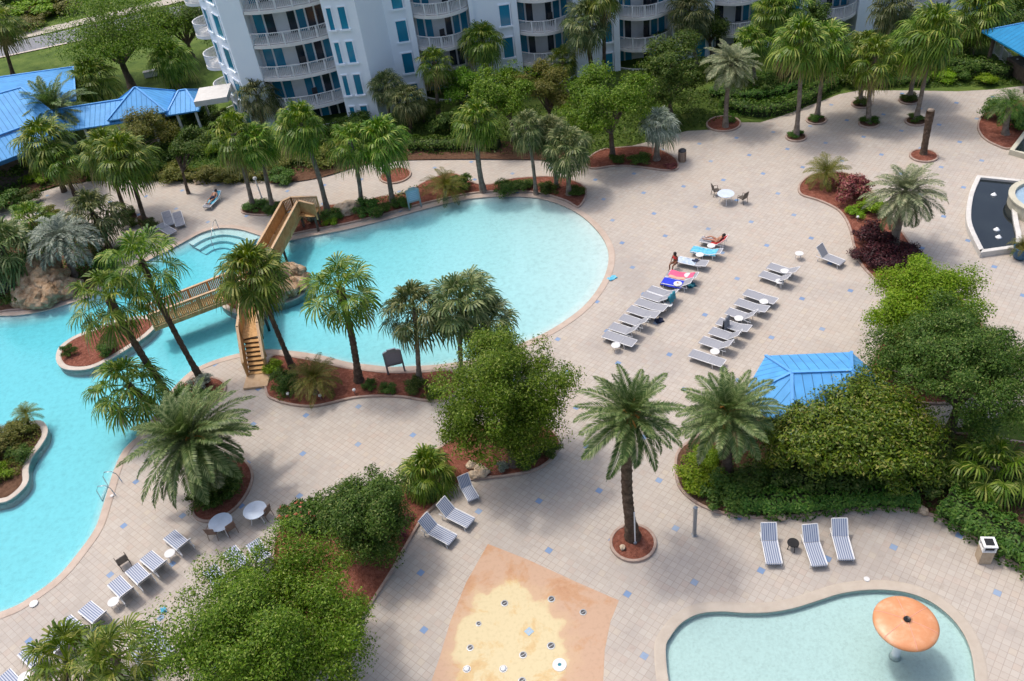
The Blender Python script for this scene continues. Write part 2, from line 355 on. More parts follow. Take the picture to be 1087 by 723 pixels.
# ------------------------------------------------------------------ mesh builder
class MB:
    def __init__(s):
        s.v = []; s.f = []; s.m = []; s.uv = None
    def add(s, vs, fs, mi=0):
        o = len(s.v)
        s.v += [tuple(x) for x in vs]
        s.f += [tuple(i + o for i in f) for f in fs]
        s.m += [mi] * len(fs)
        return s
    def box(s, c, size, rot=None, mi=0):
        hx, hy, hz = [k / 2 for k in size]
        R = rot if rot is not None else Matrix.Identity(3)
        if isinstance(R, (int, float)): R = Matrix.Rotation(R, 3, 'Z')
        c = Vector(c)
        vs = [c + R @ Vector((sx * hx, sy * hy, sz * hz)) for sz in (-1, 1) for sx, sy in ((-1, -1), (1, -1), (1, 1), (-1, 1))]
        return s.add(vs, [(3, 2, 1, 0), (4, 5, 6, 7), (0, 1, 5, 4), (1, 2, 6, 5), (2, 3, 7, 6), (3, 0, 4, 7)], mi)
    def bar(s, a, b, w, h, mi=0, up=Vector((0, 0, 1))):
        a = Vector(a); b = Vector(b); d = b - a
        L = d.length
        if L < 1e-6: return s
        x = d / L
        y = up.cross(x)
        if y.length < 1e-3: y = Vector((1, 0, 0)).cross(x)
        y.normalize(); z = x.cross(y)
        return s.box((a + b) / 2, (L, w, h), Matrix((x, y, z)).transposed(), mi)
    def tube(s, pts, r, n=8, mi=0, cap=True):
        pts = [Vector(p) for p in pts]
        rs = r if isinstance(r, (list, tuple)) else [r] * len(pts)
        o = len(s.v); vs = []; fs = []
        for i, p in enumerate(pts):
            d = (pts[min(i + 1, len(pts) - 1)] - pts[max(i - 1, 0)]).normalized()
            a = Vector((0, 0, 1)) if abs(d.z) < .9 else Vector((1, 0, 0))
            x = d.cross(a).normalized(); y = d.cross(x)
            for k in range(n):
                t = 2 * PI * k / n
                vs.append(p + (x * math.cos(t) + y * math.sin(t)) * rs[i])
        for i in range(len(pts) - 1):
            for k in range(n):
                fs.append((i * n + k, i * n + (k + 1) % n, (i + 1) * n + (k + 1) % n, (i + 1) * n + k))
        if cap:
            fs.append(tuple(range(n))); fs.append(tuple((len(pts) - 1) * n + k for k in reversed(range(n))))
        return s.add(vs, fs, mi)
    def lathe(s, prof, c=(0, 0, 0), n=24, mi=0):
        c = Vector(c); vs = []; fs = []
        for r, z in prof:
            for k in range(n):
                t = 2 * PI * k / n
                vs.append(c + Vector((r * math.cos(t), r * math.sin(t), z)))
        for i in range(len(prof) - 1):
            for k in range(n):
                fs.append((i * n + k, i * n + (k + 1) % n, (i + 1) * n + (k + 1) % n, (i + 1) * n + k))
        if prof[0][0] > 1e-4: fs.append(tuple(reversed(range(n))))
        if prof[-1][0] > 1e-4: fs.append(tuple((len(prof) - 1) * n + k for k in range(n)))
        return s.add(vs, fs, mi)
    def prism(s, poly, z0, z1, mi=0):
        poly = [Vector((p[0], p[1])) for p in poly]
        if area2(poly) < 0: poly = poly[::-1]
        n = len(poly)
        vs = [(p.x, p.y, z0) for p in poly] + [(p.x, p.y, z1) for p in poly]
        fs = [tuple(reversed(range(n))), tuple(range(n, 2 * n))] + [(i, (i + 1) % n, n + (i + 1) % n, n + i) for i in range(n)]
        return s.add(vs, fs, mi)
    def mesh(s, name, mats, smooth=False, off=(0, 0, 0)):
        me = bpy.data.meshes.new(name)
        o = Vector(off)
        me.from_pydata([tuple(Vector(v) - o) for v in s.v], [], s.f)
        for m in (mats if isinstance(mats, (list, tuple)) else [mats]):
            me.materials.append(m)
        if any(s.m): me.polygons.foreach_set('material_index', s.m)
        if smooth: me.polygons.foreach_set('use_smooth', [True] * len(s.f))
        me.update()
        return me

def area2(p):
    return sum(p[i][0] * p[(i + 1) % len(p)][1] - p[(i + 1) % len(p)][0] * p[i][1] for i in range(len(p)))

def link(name, me, parent=None, loc=None):
    o = bpy.data.objects.new(name, me)
    COL.objects.link(o)
    if parent is not None: o.parent = parent
    if loc is not None: o.location = loc
    return o

def tag(o, label=None, cat=None, group=None, kind=None):
    if label: o['label'] = label
    if cat: o['category'] = cat
    if group: o['group'] = group
    if kind: o['kind'] = kind
    return o

def thing(name, label, cat, loc=(0, 0, 0), rotz=0, group=None):
    o = bpy.data.objects.new(name, None)
    COL.objects.link(o)
    o.location = loc; o.rotation_euler = (0, 0, rotz)
    o.empty_display_size = .2
    return tag(o, label, cat, group)

def part(name, mb, mat, parent, off=(0, 0, 0), smooth=False):
    return link(name, mb.mesh(name, mat, smooth, off), parent)

def dup(root, loc, rotz, label, scale=None):
    r = root.copy(); COL.objects.link(r)
    r.location = loc; r.rotation_euler = (0, 0, rotz); r['label'] = label
    if scale: r.scale = scale
    for ch in list(root.children):
        c = ch.copy(); COL.objects.link(c); c.parent = r
        for g in ch.children:
            d = g.copy(); COL.objects.link(d); d.parent = c
    return r

def struct(name, me):
    return tag(link(name, me), kind='structure')

# ------------------------------------------------------------------ 2-D helpers
def smooth_loop(pts, n=5):
    P = [Vector((p[0], p[1])) for p in pts]; k = len(P); out = []
    for i in range(k):
        a, b, c, d = P[(i - 1) % k], P[i], P[(i + 1) % k], P[(i + 2) % k]
        for j in range(n):
            t = j / n
            out.append(.5 * ((2 * b) + (c - a) * t + (2 * a - 5 * b + 4 * c - d) * t * t + (3 * b - a - 3 * c + d) * t ** 3))
    return out

def smooth_open(pts, n=5):
    P = [Vector(p) for p in pts]; out = []
    for i in range(len(P) - 1):
        a, b, c, d = P[max(i - 1, 0)], P[i], P[i + 1], P[min(i + 2, len(P) - 1)]
        for j in range(n):
            t = j / n
            out.append(.5 * ((2 * b) + (c - a) * t + (2 * a - 5 * b + 4 * c - d) * t * t + (3 * b - a - 3 * c + d) * t ** 3))
    return out + [P[-1]]

def offset_loop(P, d):
    """positive d grows the loop outwards"""
    n = len(P); sg = 1 if area2(P) > 0 else -1; out = []
    for i in range(n):
        t = (P[(i + 1) % n] - P[i - 1])
        t = t.normalized() if t.length > 1e-6 else Vector((1, 0))
        out.append(P[i] + Vector((t.y, -t.x)) * d * sg)
    return out

def inside(poly, x, y):
    c = False; n = len(poly); j = n - 1
    for i in range(n):
        xi, yi = poly[i][0], poly[i][1]; xj, yj = poly[j][0], poly[j][1]
        if (yi > y) != (yj > y) and x < (xj - xi) * (y - yi) / (yj - yi) + xi: c = not c
        j = i
    return c

def sheet(name, mat, outer, holes=(), z=0.0, zf=None, extra=(), keep=None):
    vs = []; es = []
    for lp in [outer] + list(holes):
        o = len(vs); vs += [Vector((p[0], p[1])) for p in lp]
        es += [(o + i, o + (i + 1) % len(lp)) for i in range(len(lp))]
    vs += [Vector(p) for p in extra]
    ov, oe, of, *_ = delaunay_2d_cdt(vs, es, [], 0, 1e-4)
    fs = []
    for f in of:
        cx = sum(ov[i].x for i in f) / len(f); cy = sum(ov[i].y for i in f) / len(f)
        if inside(outer, cx, cy) and not any(inside(h, cx, cy) for h in holes):
            fs.append(tuple(f))
    me = bpy.data.meshes.new(name)
    me.from_pydata([(p.x, p.y, zf(p.x, p.y) if zf else z) for p in ov], [], fs)
    me.materials.append(mat)
    me.update()
    if me.polygons and me.polygons[0].normal.z < 0: me.flip_normals()
    return me

def ribbon(loop, d0, d1, z0, z1, mb=None, closed=True, prof=None):
    """kerb band between two offsets of a loop: top face with rounded sides"""
    mb = mb or MB()
    a = offset_loop(loop, d0); b = offset_loop(loop, d1); n = len(loop)
    e = .25 * (d1 - d0)
    a2 = offset_loop(loop, d0 + e * .5); b2 = offset_loop(loop, d1 - e * .5)
    vs = [(p.x, p.y, z0) for p in a] + [(p.x, p.y, z1 - .015) for p in a] + [(p.x, p.y, z1) for p in a2] + [(p.x, p.y, z1) for p in b2] + [(p.x, p.y, z1 - .015) for p in b] + [(p.x, p.y, z0) for p in b]
    fs = []
    sg = area2(loop) > 0
    for k in range(5):
        for i in range(n):
            j = (i + 1) % n
            q = (k * n + i, k * n + j, (k + 1) * n + j, (k + 1) * n + i)
            fs.append(q if not sg else q[::-1])
    return mb.add(vs, fs)

def circle(c, r, n=28):
    return [Vector((c[0] + r * math.cos(2 * PI * i / n), c[1] + r * math.sin(2 * PI * i / n))) for i in range(n)]

# ------------------------------------------------------------------ ground, pools, deck
POOL_PX = [(-70, 330), (-30, 335), (0, 335), (19, 334.5), (39, 331.6), (58, 327), (77, 321), (92, 317), (112, 305), (132, 291), (158, 276), (178, 266), (195, 257), (215, 246.5), (235, 242), (255, 243.5), (275, 249.5), (298, 256), (330, 250.5), (370, 243), (410, 233), (450, 222), (490, 212.5), (520, 209), (550, 208.5), (575, 211), (600, 219), (620, 231), (636, 247), (645, 263), (646, 280), (639, 300), (623, 322), (604, 338), (578, 354), (545, 368), (505, 381), (470, 387), (440, 389), (415, 390), (395, 388), (370, 385), (340, 377.5), (310, 373), (285, 371.5), (262, 374), (240, 379), (222, 385), (205, 393), (192, 404), (178, 420), (165, 440), (152, 458), (137, 472), (129, 482), (121, 500), (115, 520), (109, 540), (102, 560), (88, 581), (63, 611), (34, 633), (14, 645), (-20, 656), (-80, 668), (-160, 640), (-200, 500), (-150, 380)]
pool = smooth_loop(GP(POOL_PX), 4)
KID_PX = [(706, 690), (712, 674), (724, 660), (742, 651), (765, 648.5), (790, 650), (815, 649.5), (840, 645.5), (865, 638), (890, 630), (915, 626), (940, 625.5), (965, 629), (988, 638), (1008, 653), (1022, 670), (1031, 690), (1035, 712), (1036, 735), (1030, 765), (1000, 800), (950, 820), (870, 825), (790, 815), (735, 780), (712, 735)]
kid = smooth_loop(GP(KID_PX), 4)
ISL1 = smooth_loop(GP([(60, 382), (62, 371), (70, 363), (82, 356), (100, 349), (122, 341), (148, 336), (162, 337), (167, 344), (160, 353), (150, 361), (135, 371), (120, 380), (105, 388), (91, 392.5), (76, 393), (65, 390)]), 3)
ISL2 = smooth_loop(GP([(43, 447), (50, 454), (49.5, 463), (43, 474), (34, 486), (30, 498), (30.5, 509), (25, 519), (12, 530), (0, 534), (-25, 536), (-45, 520), (-50, 490), (-30, 466), (5, 456), (28, 449)]), 3)
ISL3 = smooth_loop(GP([(233, 314), (238, 327), (256, 334), (272, 331), (285, 325), (304, 321), (320, 314), (328, 303), (320, 291), (303, 284), (275, 284), (250, 293)]), 3)
DECK_PX = [(-260, 900), (-220, 640), (-260, 420), (-120, 250), (12, 219), (30, 208), (66, 197), (100, 192), (150, 191.5), (205, 193), (240, 193), (300, 191.5), (330, 188), (350, 183), (390, 172), (425, 169), (454, 167.5), (500, 168), (560, 169), (630, 165), (690, 150), (729, 139), (768, 137), (786, 130), (807, 130), (833, 122), (870, 108), (891, 100), (912, 96), (965, 96), (1017, 97), (1054, 95), (1087, 91), (1180, 88), (1330, 200), (1330, 460), (1130, 405), (1087, 430), (1074, 436), (1050, 447.5), (1025, 452.5), (1000, 457), (1000, 470), (1150, 560), (1260, 640), (1300, 900), (800, 1300), (300, 1300)]
deckp = [Vector((p.x, p.y)) for p in GP(DECK_PX)]

far = [Vector(p) for p in ((-3000, -400), (3000, -400), (3000, 5000), (-3000, 5000))]
extra = [(x, y) for x in range(-120, 121, 30) for y in range(-20, 200, 30)]
struct('ground', sheet('ground', MT['grass'], far, [pool, kid], -.05, extra=extra))
struct('pool_deck', sheet('pool_deck', MT['paver'], deckp, [pool, kid], 0.0))

beach = G(640, 285); deep = G(330, 330)
bd = (deep - beach); bd.z = 0; bd.normalize()
SHORES = [pool]
def shore_dist(x, y):
    q = Vector((x, y))
    return min(min((p - q).length_squared for p in lp) for lp in SHORES) ** .5
def depth(x, y):
    t = (Vector((x, y, 0)) - beach).dot(bd)
    cove = min(1, .14 + .86 * (shore_dist(x, y) / .9) ** .7)
    return -max(.09, cove * (.13 + max(0, min(.44, .019 * t))))

def pool_basin(loop, zf, mfloor, mwater, zw, name, zb):
    xs = [p.x for p in loop]; ys = [p.y for p in loop]
    ex = [(x, y) for x in np.arange(min(xs), max(xs), 1.1) for y in np.arange(min(ys), max(ys), 1.1) if inside(loop, x, y)]
    for q in (-.3, -.8):
        ex += [(p.x, p.y) for p in offset_loop(loop, q)[::2] if inside(loop, p.x, p.y)]
    if name == 'pool':
        for lp in SHORES[1:]:
            for q in (.05, .35, .8): ex += [(p.x, p.y) for p in offset_loop(lp, q) if inside(loop, p.x, p.y)]
    struct(name + '_floor', sheet(name + '_floor', mfloor, loop, (), 0, zf, ex))
    w = MB(); n = len(loop)
    vs = [(p.x, p.y, -.004) for p in loop] + [(p.x, p.y, zb) for p in loop]
    sg = area2(loop) > 0
    w.add(vs, [((i, (i + 1) % n, n + (i + 1) % n, n + i) if sg else (n + i, n + (i + 1) % n, (i + 1) % n, i)) for i in range(n)])
    struct(name + '_wall', w.mesh(name + '_wall', mfloor, True))
    o = offset_loop(loop, .03)
    wm = sheet('tmp', mwater, o, (), zw)
    bmv = [tuple(v.co) for v in wm.vertices]; k = len(bmv)
    fs = [tuple(p.vertices) for p in wm.polygons]
    allv = bmv + [(x, y, zb - .1) for x, y, _ in bmv]
    allf = fs + [tuple(i + k for i in reversed(f)) for f in fs]
    if sg: allf += [(i, k + i, k + (i + 1) % n, (i + 1) % n)[::-1] for i in range(n)]
    else: allf += [(i, k + i, k + (i + 1) % n, (i + 1) % n) for i in range(n)]
    me = bpy.data.meshes.new(name + '_water'); me.from_pydata(allv, [], allf); me.materials.append(mwater)
    me.update()
    import bmesh
    b = bmesh.new(); b.from_mesh(me); bmesh.ops.recalc_face_normals(b, faces=b.faces); b.to_mesh(me); b.free()
    struct(name + '_water', me)

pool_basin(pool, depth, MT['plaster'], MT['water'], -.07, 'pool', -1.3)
pool_basin(kid, lambda x, y: -.30, MT['plaster_kid'], MT['water_kid'], -.09, 'splash_pool', -.45)
struct('pool_coping', ribbon(pool, -.03, .42, -.05, .035).mesh('pool_coping', MT['coping'], False))
struct('splash_pool_coping', ribbon(kid, -.03, .46, -.05, .03).mesh('splash_pool_coping', MT['coping_kid'], False))

# lagoon entry steps
ent = smooth_open([p.to_3d() if len(p) == 2 else p for p in GP([(199, 256), (215, 247.5), (235, 243), (255, 244.5), (274, 250)])], 6)
ec = G(238, 275)
for k in range(3):
    mb = MB(); dd = (k + 1) * .75; zz = -.16 - .16 * k
    inn = [p + (ec - p).normalized() * dd for p in ent]
    vs = [(p.x, p.y, zz) for p in ent] + [(p.x, p.y, zz) for p in inn] + [(p.x, p.y, -1.2) for p in inn]
    n = len(ent)
    mb.add(vs, [(i, i + 1, n + i + 1, n + i) for i in range(n - 1)] + [(n + i, n + i + 1, 2 * n + i + 1, 2 * n + i) for i in range(n - 1)])
    vs2 = [(p.x, p.y, zz + .005) for p in [q - (ec - q).normalized() * .09 for q in inn]] + [(p.x, p.y, zz + .005) for p in inn]
    mb.add(vs2, [(i, i + 1, n + i + 1, n + i) for i in range(n - 1)], 1)
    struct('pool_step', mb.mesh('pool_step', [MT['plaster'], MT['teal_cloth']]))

# splash pad
pad = GP([(518, 577.5), (560, 594), (610, 617), (657, 637.5), (648, 660), (642, 690), (640, 730), (646, 790), (440, 790), (452, 740), (466, 700), (478, 660), (495, 618)])
struct('splash_pad', sheet('splash_pad', MT['splash'], [Vector((p.x, p.y)) for p in pad], (), .006))

# planting beds
def bed(px, mat='mulch', h=.10, n=4, kerb=True, name='planting_bed', loop=None):
    lp = loop or smooth_loop(GP(px), n)
    inner = offset_loop(lp, -.10)
    cx = sum(p.x for p in lp) / len(lp); cy = sum(p.y for p in lp) / len(lp)
    xs = [p.x for p in lp]; ys = [p.y for p in lp]
    st = max(.5, (max(xs) - min(xs)) / 14)
    ex = [(x + .1 * math.sin(3 * y), y) for x in np.arange(min(xs), max(xs), st) for y in np.arange(min(ys), max(ys), st) if inside(inner, x, y)]
    def zf(x, y):
        return h - .01 + .05 * (math.sin(x * 1.9 + y) * math.sin(y * 1.3 - x * .4) + .4)* min(1, min((Vector((x, y)) - q).length for q in inner[::3]))
    struct(name, sheet(name, MT[mat], inner, (), h, zf, ex))
    if kerb:
        struct('bed_kerb', ribbon(lp, -.14, .0, -.02, h + .03).mesh('bed_kerb', MT['kerb'], False))

BED_C = G(672, 577)
bed([(849, 195), (849, 207), (869, 214), (889, 224), (900, 240), (906, 264), (912, 280), (925, 295), (939, 309), (945, 328), (944, 345), (932, 368), (922, 395), (940, 418), (985, 430), (1030, 425), (1060, 405), (1062, 380), (1040, 340), (1010, 305), (985, 285), (972, 267), (957, 245), (930, 208), (905, 186), (866, 185)])
bed([(720, 478), (716, 500), (722, 521), (745, 539), (780, 549), (830, 551), (875, 546), (920, 541.5), (965, 543.5), (1000, 553), (1030, 570), (1060, 590), (1087, 606), (1150, 645), (1250, 640), (1230, 520), (1120, 470), (1087, 470), (1040, 462), (990, 455), (930, 420), (880, 410), (800, 420), (745, 460)], 'soil')
bed(None, loop=circle(BED_C, 1.12), h=.12)
bed([(470, 473), (484, 463), (510, 452), (550, 447), (580, 452), (595, 467), (594, 477), (586, 489), (572, 499), (553, 504.5), (530, 508), (507, 510), (491, 513.5), (475, 526), (461, 540), (450, 551), (430, 585), (409, 621), (370, 675), (325, 700), (296, 680), (288, 620), (290, 580), (299, 557), (320, 545), (370, 530), (417, 518), (440, 498)])
bed([(203, 540), (207, 551), (220, 555.5), (238, 550), (254, 538), (266, 520), (269.5, 504), (262, 490), (240, 483), (215, 498), (205, 520)])
bed([(231, 402), (240, 408), (239, 418), (228, 430), (212, 440), (192, 446), (172, 448), (166, 442), (180, 424), (196, 408), (210, 400)])
bed([(282, 418), (291, 426), (309, 431), (330, 433), (349, 430), (375, 424), (401, 422), (428, 423), (454, 427), (475, 425), (490, 410), (480, 394), (450, 395.5), (415, 396), (393, 394), (368, 391), (338, 384), (310, 379), (290, 378), (281, 392)])
bed([(297, 251), (290, 241), (300, 232), (326, 225), (349, 218), (375, 218), (400, 210), (430, 205), (452, 193), (480, 184), (505, 195), (522, 196), (545, 190), (590, 188), (618, 196), (623, 208), (614, 221), (600, 214), (575, 206.5), (550, 204), (520, 204.5), (490, 208), (450, 217), (410, 228), (370, 238), (330, 245.5)])
bed(None, loop=circle(G(420, 187), 1.35))
bed([(621, 172), (628, 180), (650, 177.5), (671, 177.5), (690, 180), (706, 182), (720, 180), (718, 169), (700, 159), (682, 156), (660, 157), (637, 160)])
bed(None, loop=circle(G(768, 132), 1.45))
for x, y, r, mt in [(845, 146, .85, 'soil'), (866.5, 128, .85, 'soil'), (922.5, 131.5, .85, 'soil'), (914.5, 111, .85, 'soil'), (972, 129.5, .85, 'soil'), (965, 107, .85, 'soil'), (980.5, 166, 1.05, 'mulch')]:
    bed(None, mt, loop=circle(G(x, y), r, 18))
bed([(1037, 133), (1041, 145), (1054, 154), (1073, 159), (1090, 146), (1125, 118), (1087, 107), (1060, 114), (1044, 121)])
bed([(-60, 262), (18, 240), (40, 235), (62, 231), (85, 245), (102, 258), (120, 266), (125, 280), (130, 288), (110, 301), (92, 312), (74, 317), (40, 327), (10, 330.5), (-40, 331)], 'soil')
bed([(256, 226), (262, 218), (280, 213), (297, 216), (298, 228), (285, 229.5), (268, 229)], 'soil')
bed([(126, 228), (134, 223), (143, 227), (147, 240), (158, 243), (166, 240), (160, 232), (150, 229), (140, 234), (130, 233)], 'soil', kerb=False)
bed([(286, 196), (340, 190), (390, 175), (425, 171.5), (500, 170.5), (560, 171), (600, 170), (600, 155), (520, 150), (440, 153), (380, 160), (300, 180)], 'soil', kerb=False)
bed([(0, 222), (30, 208), (66, 197), (90, 194), (95, 180), (60, 180), (20, 198), (-30, 225)], 'soil', kerb=False)

# islands in the lagoon
def island(lp, mulch_off, name, wall='pink_wall'):
    mb = MB().prism(lp, -1.4, -.02)
    struct(name, mb.mesh(name, MT[wall]))
    struct('island_coping', ribbon(lp, -.32, .03, -.06, .06).mesh('island_coping', MT['coping_pale'], False))
    inner = offset_loop(lp, -mulch_off)
    return inner
i1 = island(ISL1, .34, 'lagoon_island'); struct('planting_bed', sheet('planting_bed', MT['mulch'], i1, (), .05))
i2 = island(ISL2, .34, 'lagoon_island'); struct('planting_bed', sheet('planting_bed', MT['soil'], i2, (), .05))
i3 = island(ISL3, .34, 'lagoon_island'); struct('planting_bed', sheet('planting_bed', MT['mulch'], i3, (), .05))

# road beyond the lawn
def strip(name, mat, a, b, c, d, z):
    A, B, C, D = (G(*p) for p in (a, b, c, d))
    u = ((B - A).normalized() + (D - C).normalized()).normalized(); v = u
    C = C + u * (A - C).dot(u); D = D + u * (B - D).dot(u)
    me = MB().add([(*(A - u * 200).xy, z), (*(B + u * 300).xy, z), (*(D + v * 300).xy, z), (*(C - v * 200).xy, z)], [(0, 1, 2, 3)]).mesh(name, MT[mat])
    if me.polygons[0].normal.z < 0: me.flip_normals()
    struct(name, me)
strip('road', 'asphalt', (7, 59), (59, 48), (8, 46), (55, 35.5), .02)
strip('verge_kerb', 'coping_pale', (7, 60.2), (59, 49.1), (7, 59), (59, 48), .05)
strip('sidewalk', 'sand', (8, 45), (55, 34.5), (4, 40), (68, 24.5), .05)

# ------------------------------------------------------------------ vegetation
def np_mesh(name, V, Fq, mats, mi=None, smooth=False):
    me = bpy.data.meshes.new(name)
    if isinstance(Fq, list):
        me.from_pydata([tuple(float(c) for c in v) for v in V], [], [f[:3] if len(f) == 4 and f[3] == f[2] else tuple(f) for f in Fq])
        for m in (mats if isinstance(mats, (list, tuple)) else [mats]): me.materials.append(m)
        if mi is not None: me.polygons.foreach_set('material_index', np.asarray(mi, np.int32))
        me.update(); return me
    V = np.asarray(V, np.float32); Fq = np.asarray(Fq, np.int32)
    k = Fq.shape[1]
    me.vertices.add(len(V)); me.vertices.foreach_set('co', V.ravel())
    me.loops.add(Fq.size); me.loops.foreach_set('vertex_index', Fq.ravel())
    me.polygons.add(len(Fq)); me.polygons.foreach_set('loop_start', np.arange(0, Fq.size, k, dtype=np.int32))
    for m in (mats if isinstance(mats, (list, tuple)) else [mats]): me.materials.append(m)
    if mi is not None: me.polygons.foreach_set('material_index', np.asarray(mi, np.int32))
    me.update(calc_edges=True); me.validate()
    return me

def leaf_quads(P, Nn, size, rng, aspect=.5, fold=.15):
    n = len(P)
    r = rng.normal(size=(n, 3)); t = np.cross(Nn, r); t /= np.linalg.norm(t, axis=1, keepdims=True) + 1e-9
    b = np.cross(Nn, t)
    s = size * rng.uniform(.65, 1.3, (n, 1))
    V = np.empty((n, 4, 3))
    V[:, 0] = P - t * s * .5; V[:, 1] = P + b * s * aspect * .5 - Nn * s * fold * .3
    V[:, 2] = P + t * s * .5 - Nn * s * fold; V[:, 3] = P - b * s * aspect * .5 - Nn * s * fold * .3
    Fq = np.arange(4 * n).reshape(n, 4)
    return V.reshape(-1, 3), Fq

def unit(v):
    return v / (np.linalg.norm(v, axis=-1, keepdims=True) + 1e-9)

def crown_cloud(rng, rx, ry, rz, nclump, per, clump_r, low=-.45):
    """leaf points: clumps spread through a lumpy shell, hollow gaps between"""
    nl = max(7, nclump // 13)
    ld0 = []
    while len(ld0) < nl:                                   # boughs kept apart so gaps open between them
        q = unit(rng.normal(size=3))
        if q[2] > low and all(np.dot(q, o) < math.cos(2.1 / nl ** .5) or rng.uniform() < .1 for o in ld0): ld0.append(q)
    ld0 = np.array(ld0)
    lr = rng.uniform(.52, .86, nl); ls = rng.uniform(.26, .46, nl)
    which = rng.integers(0, nl, nclump)
    sd = unit(rng.normal(size=(nclump, 3)) + np.array([0, 0, .3]))
    C = ld0[which] * lr[which][:, None] + sd * (ls[which] * rng.uniform(.55, 1.05, nclump))[:, None] * np.array([1, 1, .7])
    core = rng.uniform(size=nclump) < .12
    C[core] *= rng.uniform(.3, .7, core.sum())[:, None]
    d = unit(C); k = nclump
    C = C * np.array([rx, ry, rz])
    cr = clump_r * rng.uniform(.6, 1.3, k)
    idx = np.repeat(np.arange(k), per)
    ld = unit(rng.normal(size=(len(idx), 3)) + np.array([0, 0, .35]))
    P = C[idx] + ld * (cr[idx] * rng.uniform(.45, 1.05, len(idx)))[:, None] * np.array([1, 1, .72])
    Nn = unit(ld * .6 + d[idx] * .35 + np.array([0, 0, .45]) + rng.normal(size=ld.shape) * .45)
    return P, Nn, C

def tree_crown(name, seed, rx, ry, rz, nclump, per, clump_r, leaf, mat, aspect=.5, low=-.45, flowers=None):
    rng = np.random.default_rng(seed)
    P, Nn, C = crown_cloud(rng, rx, ry, rz, nclump, int(per * 1.9), clump_r, low)
    leaf = leaf * .74
    V, Fq = leaf_quads(P, Nn, leaf, rng, aspect)
    mats = [mat]; mi = None
    if flowers:
        fm, nf, fs = flowers
        sel = rng.choice(len(P), nf, replace=False)
        top = P[sel] * 1.03
        V2, F2 = leaf_quads(np.repeat(top, 4, 0) + rng.normal(size=(nf * 4, 3)) * fs * .25, unit(rng.normal(size=(nf * 4, 3)) + np.array([0, 0, 1.2])), fs, rng, .9)
        mi = [0] * len(Fq) + [1] * len(F2)
        Fq = np.vstack([Fq, F2 + len(V)]); V = np.vstack([V, V2]); mats.append(fm)
    return np_mesh(name, V, Fq, mats, mi), C

def trunk_tree(C, zc, rx, r0, seed):
    """tapered trunk with limbs running up into the clumps (crown centre at height zc)"""
    rng = random.Random(seed); mb = MB()
    fork = Vector((rng.uniform(-.2, .2), rng.uniform(-.2, .2), zc * .45))
    mb.tube([(0, 0, -.1), (.04, .02, zc * .15), fork * .6, fork], [r0 * 1.35, r0, r0 * .85, r0 * .75], 10)
    ids = rng.sample(range(len(C)), min(16, len(C)))
    for i in ids:
        e = Vector(C[i]) + Vector((0, 0, zc))
        m = fork.lerp(e, .5) + Vector((rng.uniform(-.25, .25), rng.uniform(-.25, .25), .18 * rx))
        mb.tube([fork, fork.lerp(m, .55), m, e], [r0 * .45, r0 * .34, r0 * .22, r0 * .06], 6)
    return mb

def broad_tree(base_px, crown_px, rpx, label, mat, leaf=.16, nclump=120, per=90, seed=1, squash=.85, name='broadleaf_tree', cat='tree', group=None, aspect=.5, flowers=None, clump=.27, low=-.45, z0=0.05):
    b = G(*base_px, z0)
    t = TOP(b, *crown_px)
    r = rpx * MPP(t)
    root = thing(name, label, cat, b, 0, group)
    me, C = tree_crown('crown', seed, r * .9, r * .9, r * squash * .9, nclump, per, clump * r, leaf, mat, aspect, low, flowers)
    cr = link('crown', me, root, (t.x - b.x, t.y - b.y, t.z - b.z))
    off = Vector((t.x - b.x, t.y - b.y, 0))
    tm = trunk_tree([Vector(c) + off for c in C], t.z - b.z, r, .05 + r * .045, seed)
    part('trunk', tm, MT['trunk_tree'], root, smooth=True)
    return root

def frond_fan(rng, V, Fq, MI, org, az, el, pet, R, ns, mi, droop):
    """one palmate leaf: petiole, then a pleated fan whose free tips hang"""
    ca, sa = math.cos(az), math.sin(az)
    d = np.array([ca * math.cos(el), sa * math.cos(el), math.sin(el)])
    side = np.array([-sa, ca, 0.])
    nrm = np.cross(d, side); 
    if nrm[2] < 0: nrm = -nrm
    p0 = org; p1 = org + d * pet * .55; p2 = org + d * pet + np.array([0, 0, -.10 * pet])
    w = .035 * R
    o = len(V); V += [p0 - side * w, p0 + side * w, p1 + side * w, p1 - side * w, p2 + side * w * .7, p2 - side * w * .7]
    Fq += [(o, o + 1, o + 2, o + 3), (o + 3, o + 2, o + 4, o + 5)]; MI += [mi, mi]
    d2 = d + np.array([0, 0, -.35 * droop]); d2 /= np.linalg.norm(d2)
    n2 = np.cross(d2, side); n2 = n2 if n2[2] > 0 else -n2
    sp = rad(rng.uniform(112, 140))
    for i in range(ns):
        a = -sp + 2 * sp * i / (ns - 1) + rng.uniform(-.03, .03)
        da = 2 * sp / (ns - 1) * .5
        L = R * (1 - .30 * abs(a / sp) ** 1.5) * rng.uniform(.82, 1.08)
        dr = droop * rng.uniform(.5, 1.35)
        def pt(ang, l, dz, dn):
            return p2 + (d2 * math.cos(ang) + side * math.sin(ang)) * l + n2 * dn + np.array([0, 0, dz])
        k = len(V)
        cup = .12 * R
        V += [p2, pt(a - da * .8, L * .42, -.03 * R * dr, cup - .025 * R), pt(a, L * .46, -.03 * R * dr, cup + .025 * R), pt(a + da * .8, L * .42, -.03 * R * dr, cup - .025 * R),
              pt(a + da * .45, L * .74, -(.06 + .18 * dr) * R, cup * .7), pt(a - da * .45, L * .74, -(.06 + .18 * dr) * R, cup * .7),
              pt(a + rng.uniform(-.08, .08), L * .94, -(.16 + .52 * dr) * R, 0)]
        Fq += [(k, k + 1, k + 2, k + 3), (k + 1, k + 5, k + 4, k + 3), (k + 5, k + 6, k + 4, k + 4)]; MI += [mi] * 3
    # triangles are stored as quads with a doubled corner and split out when the mesh is made

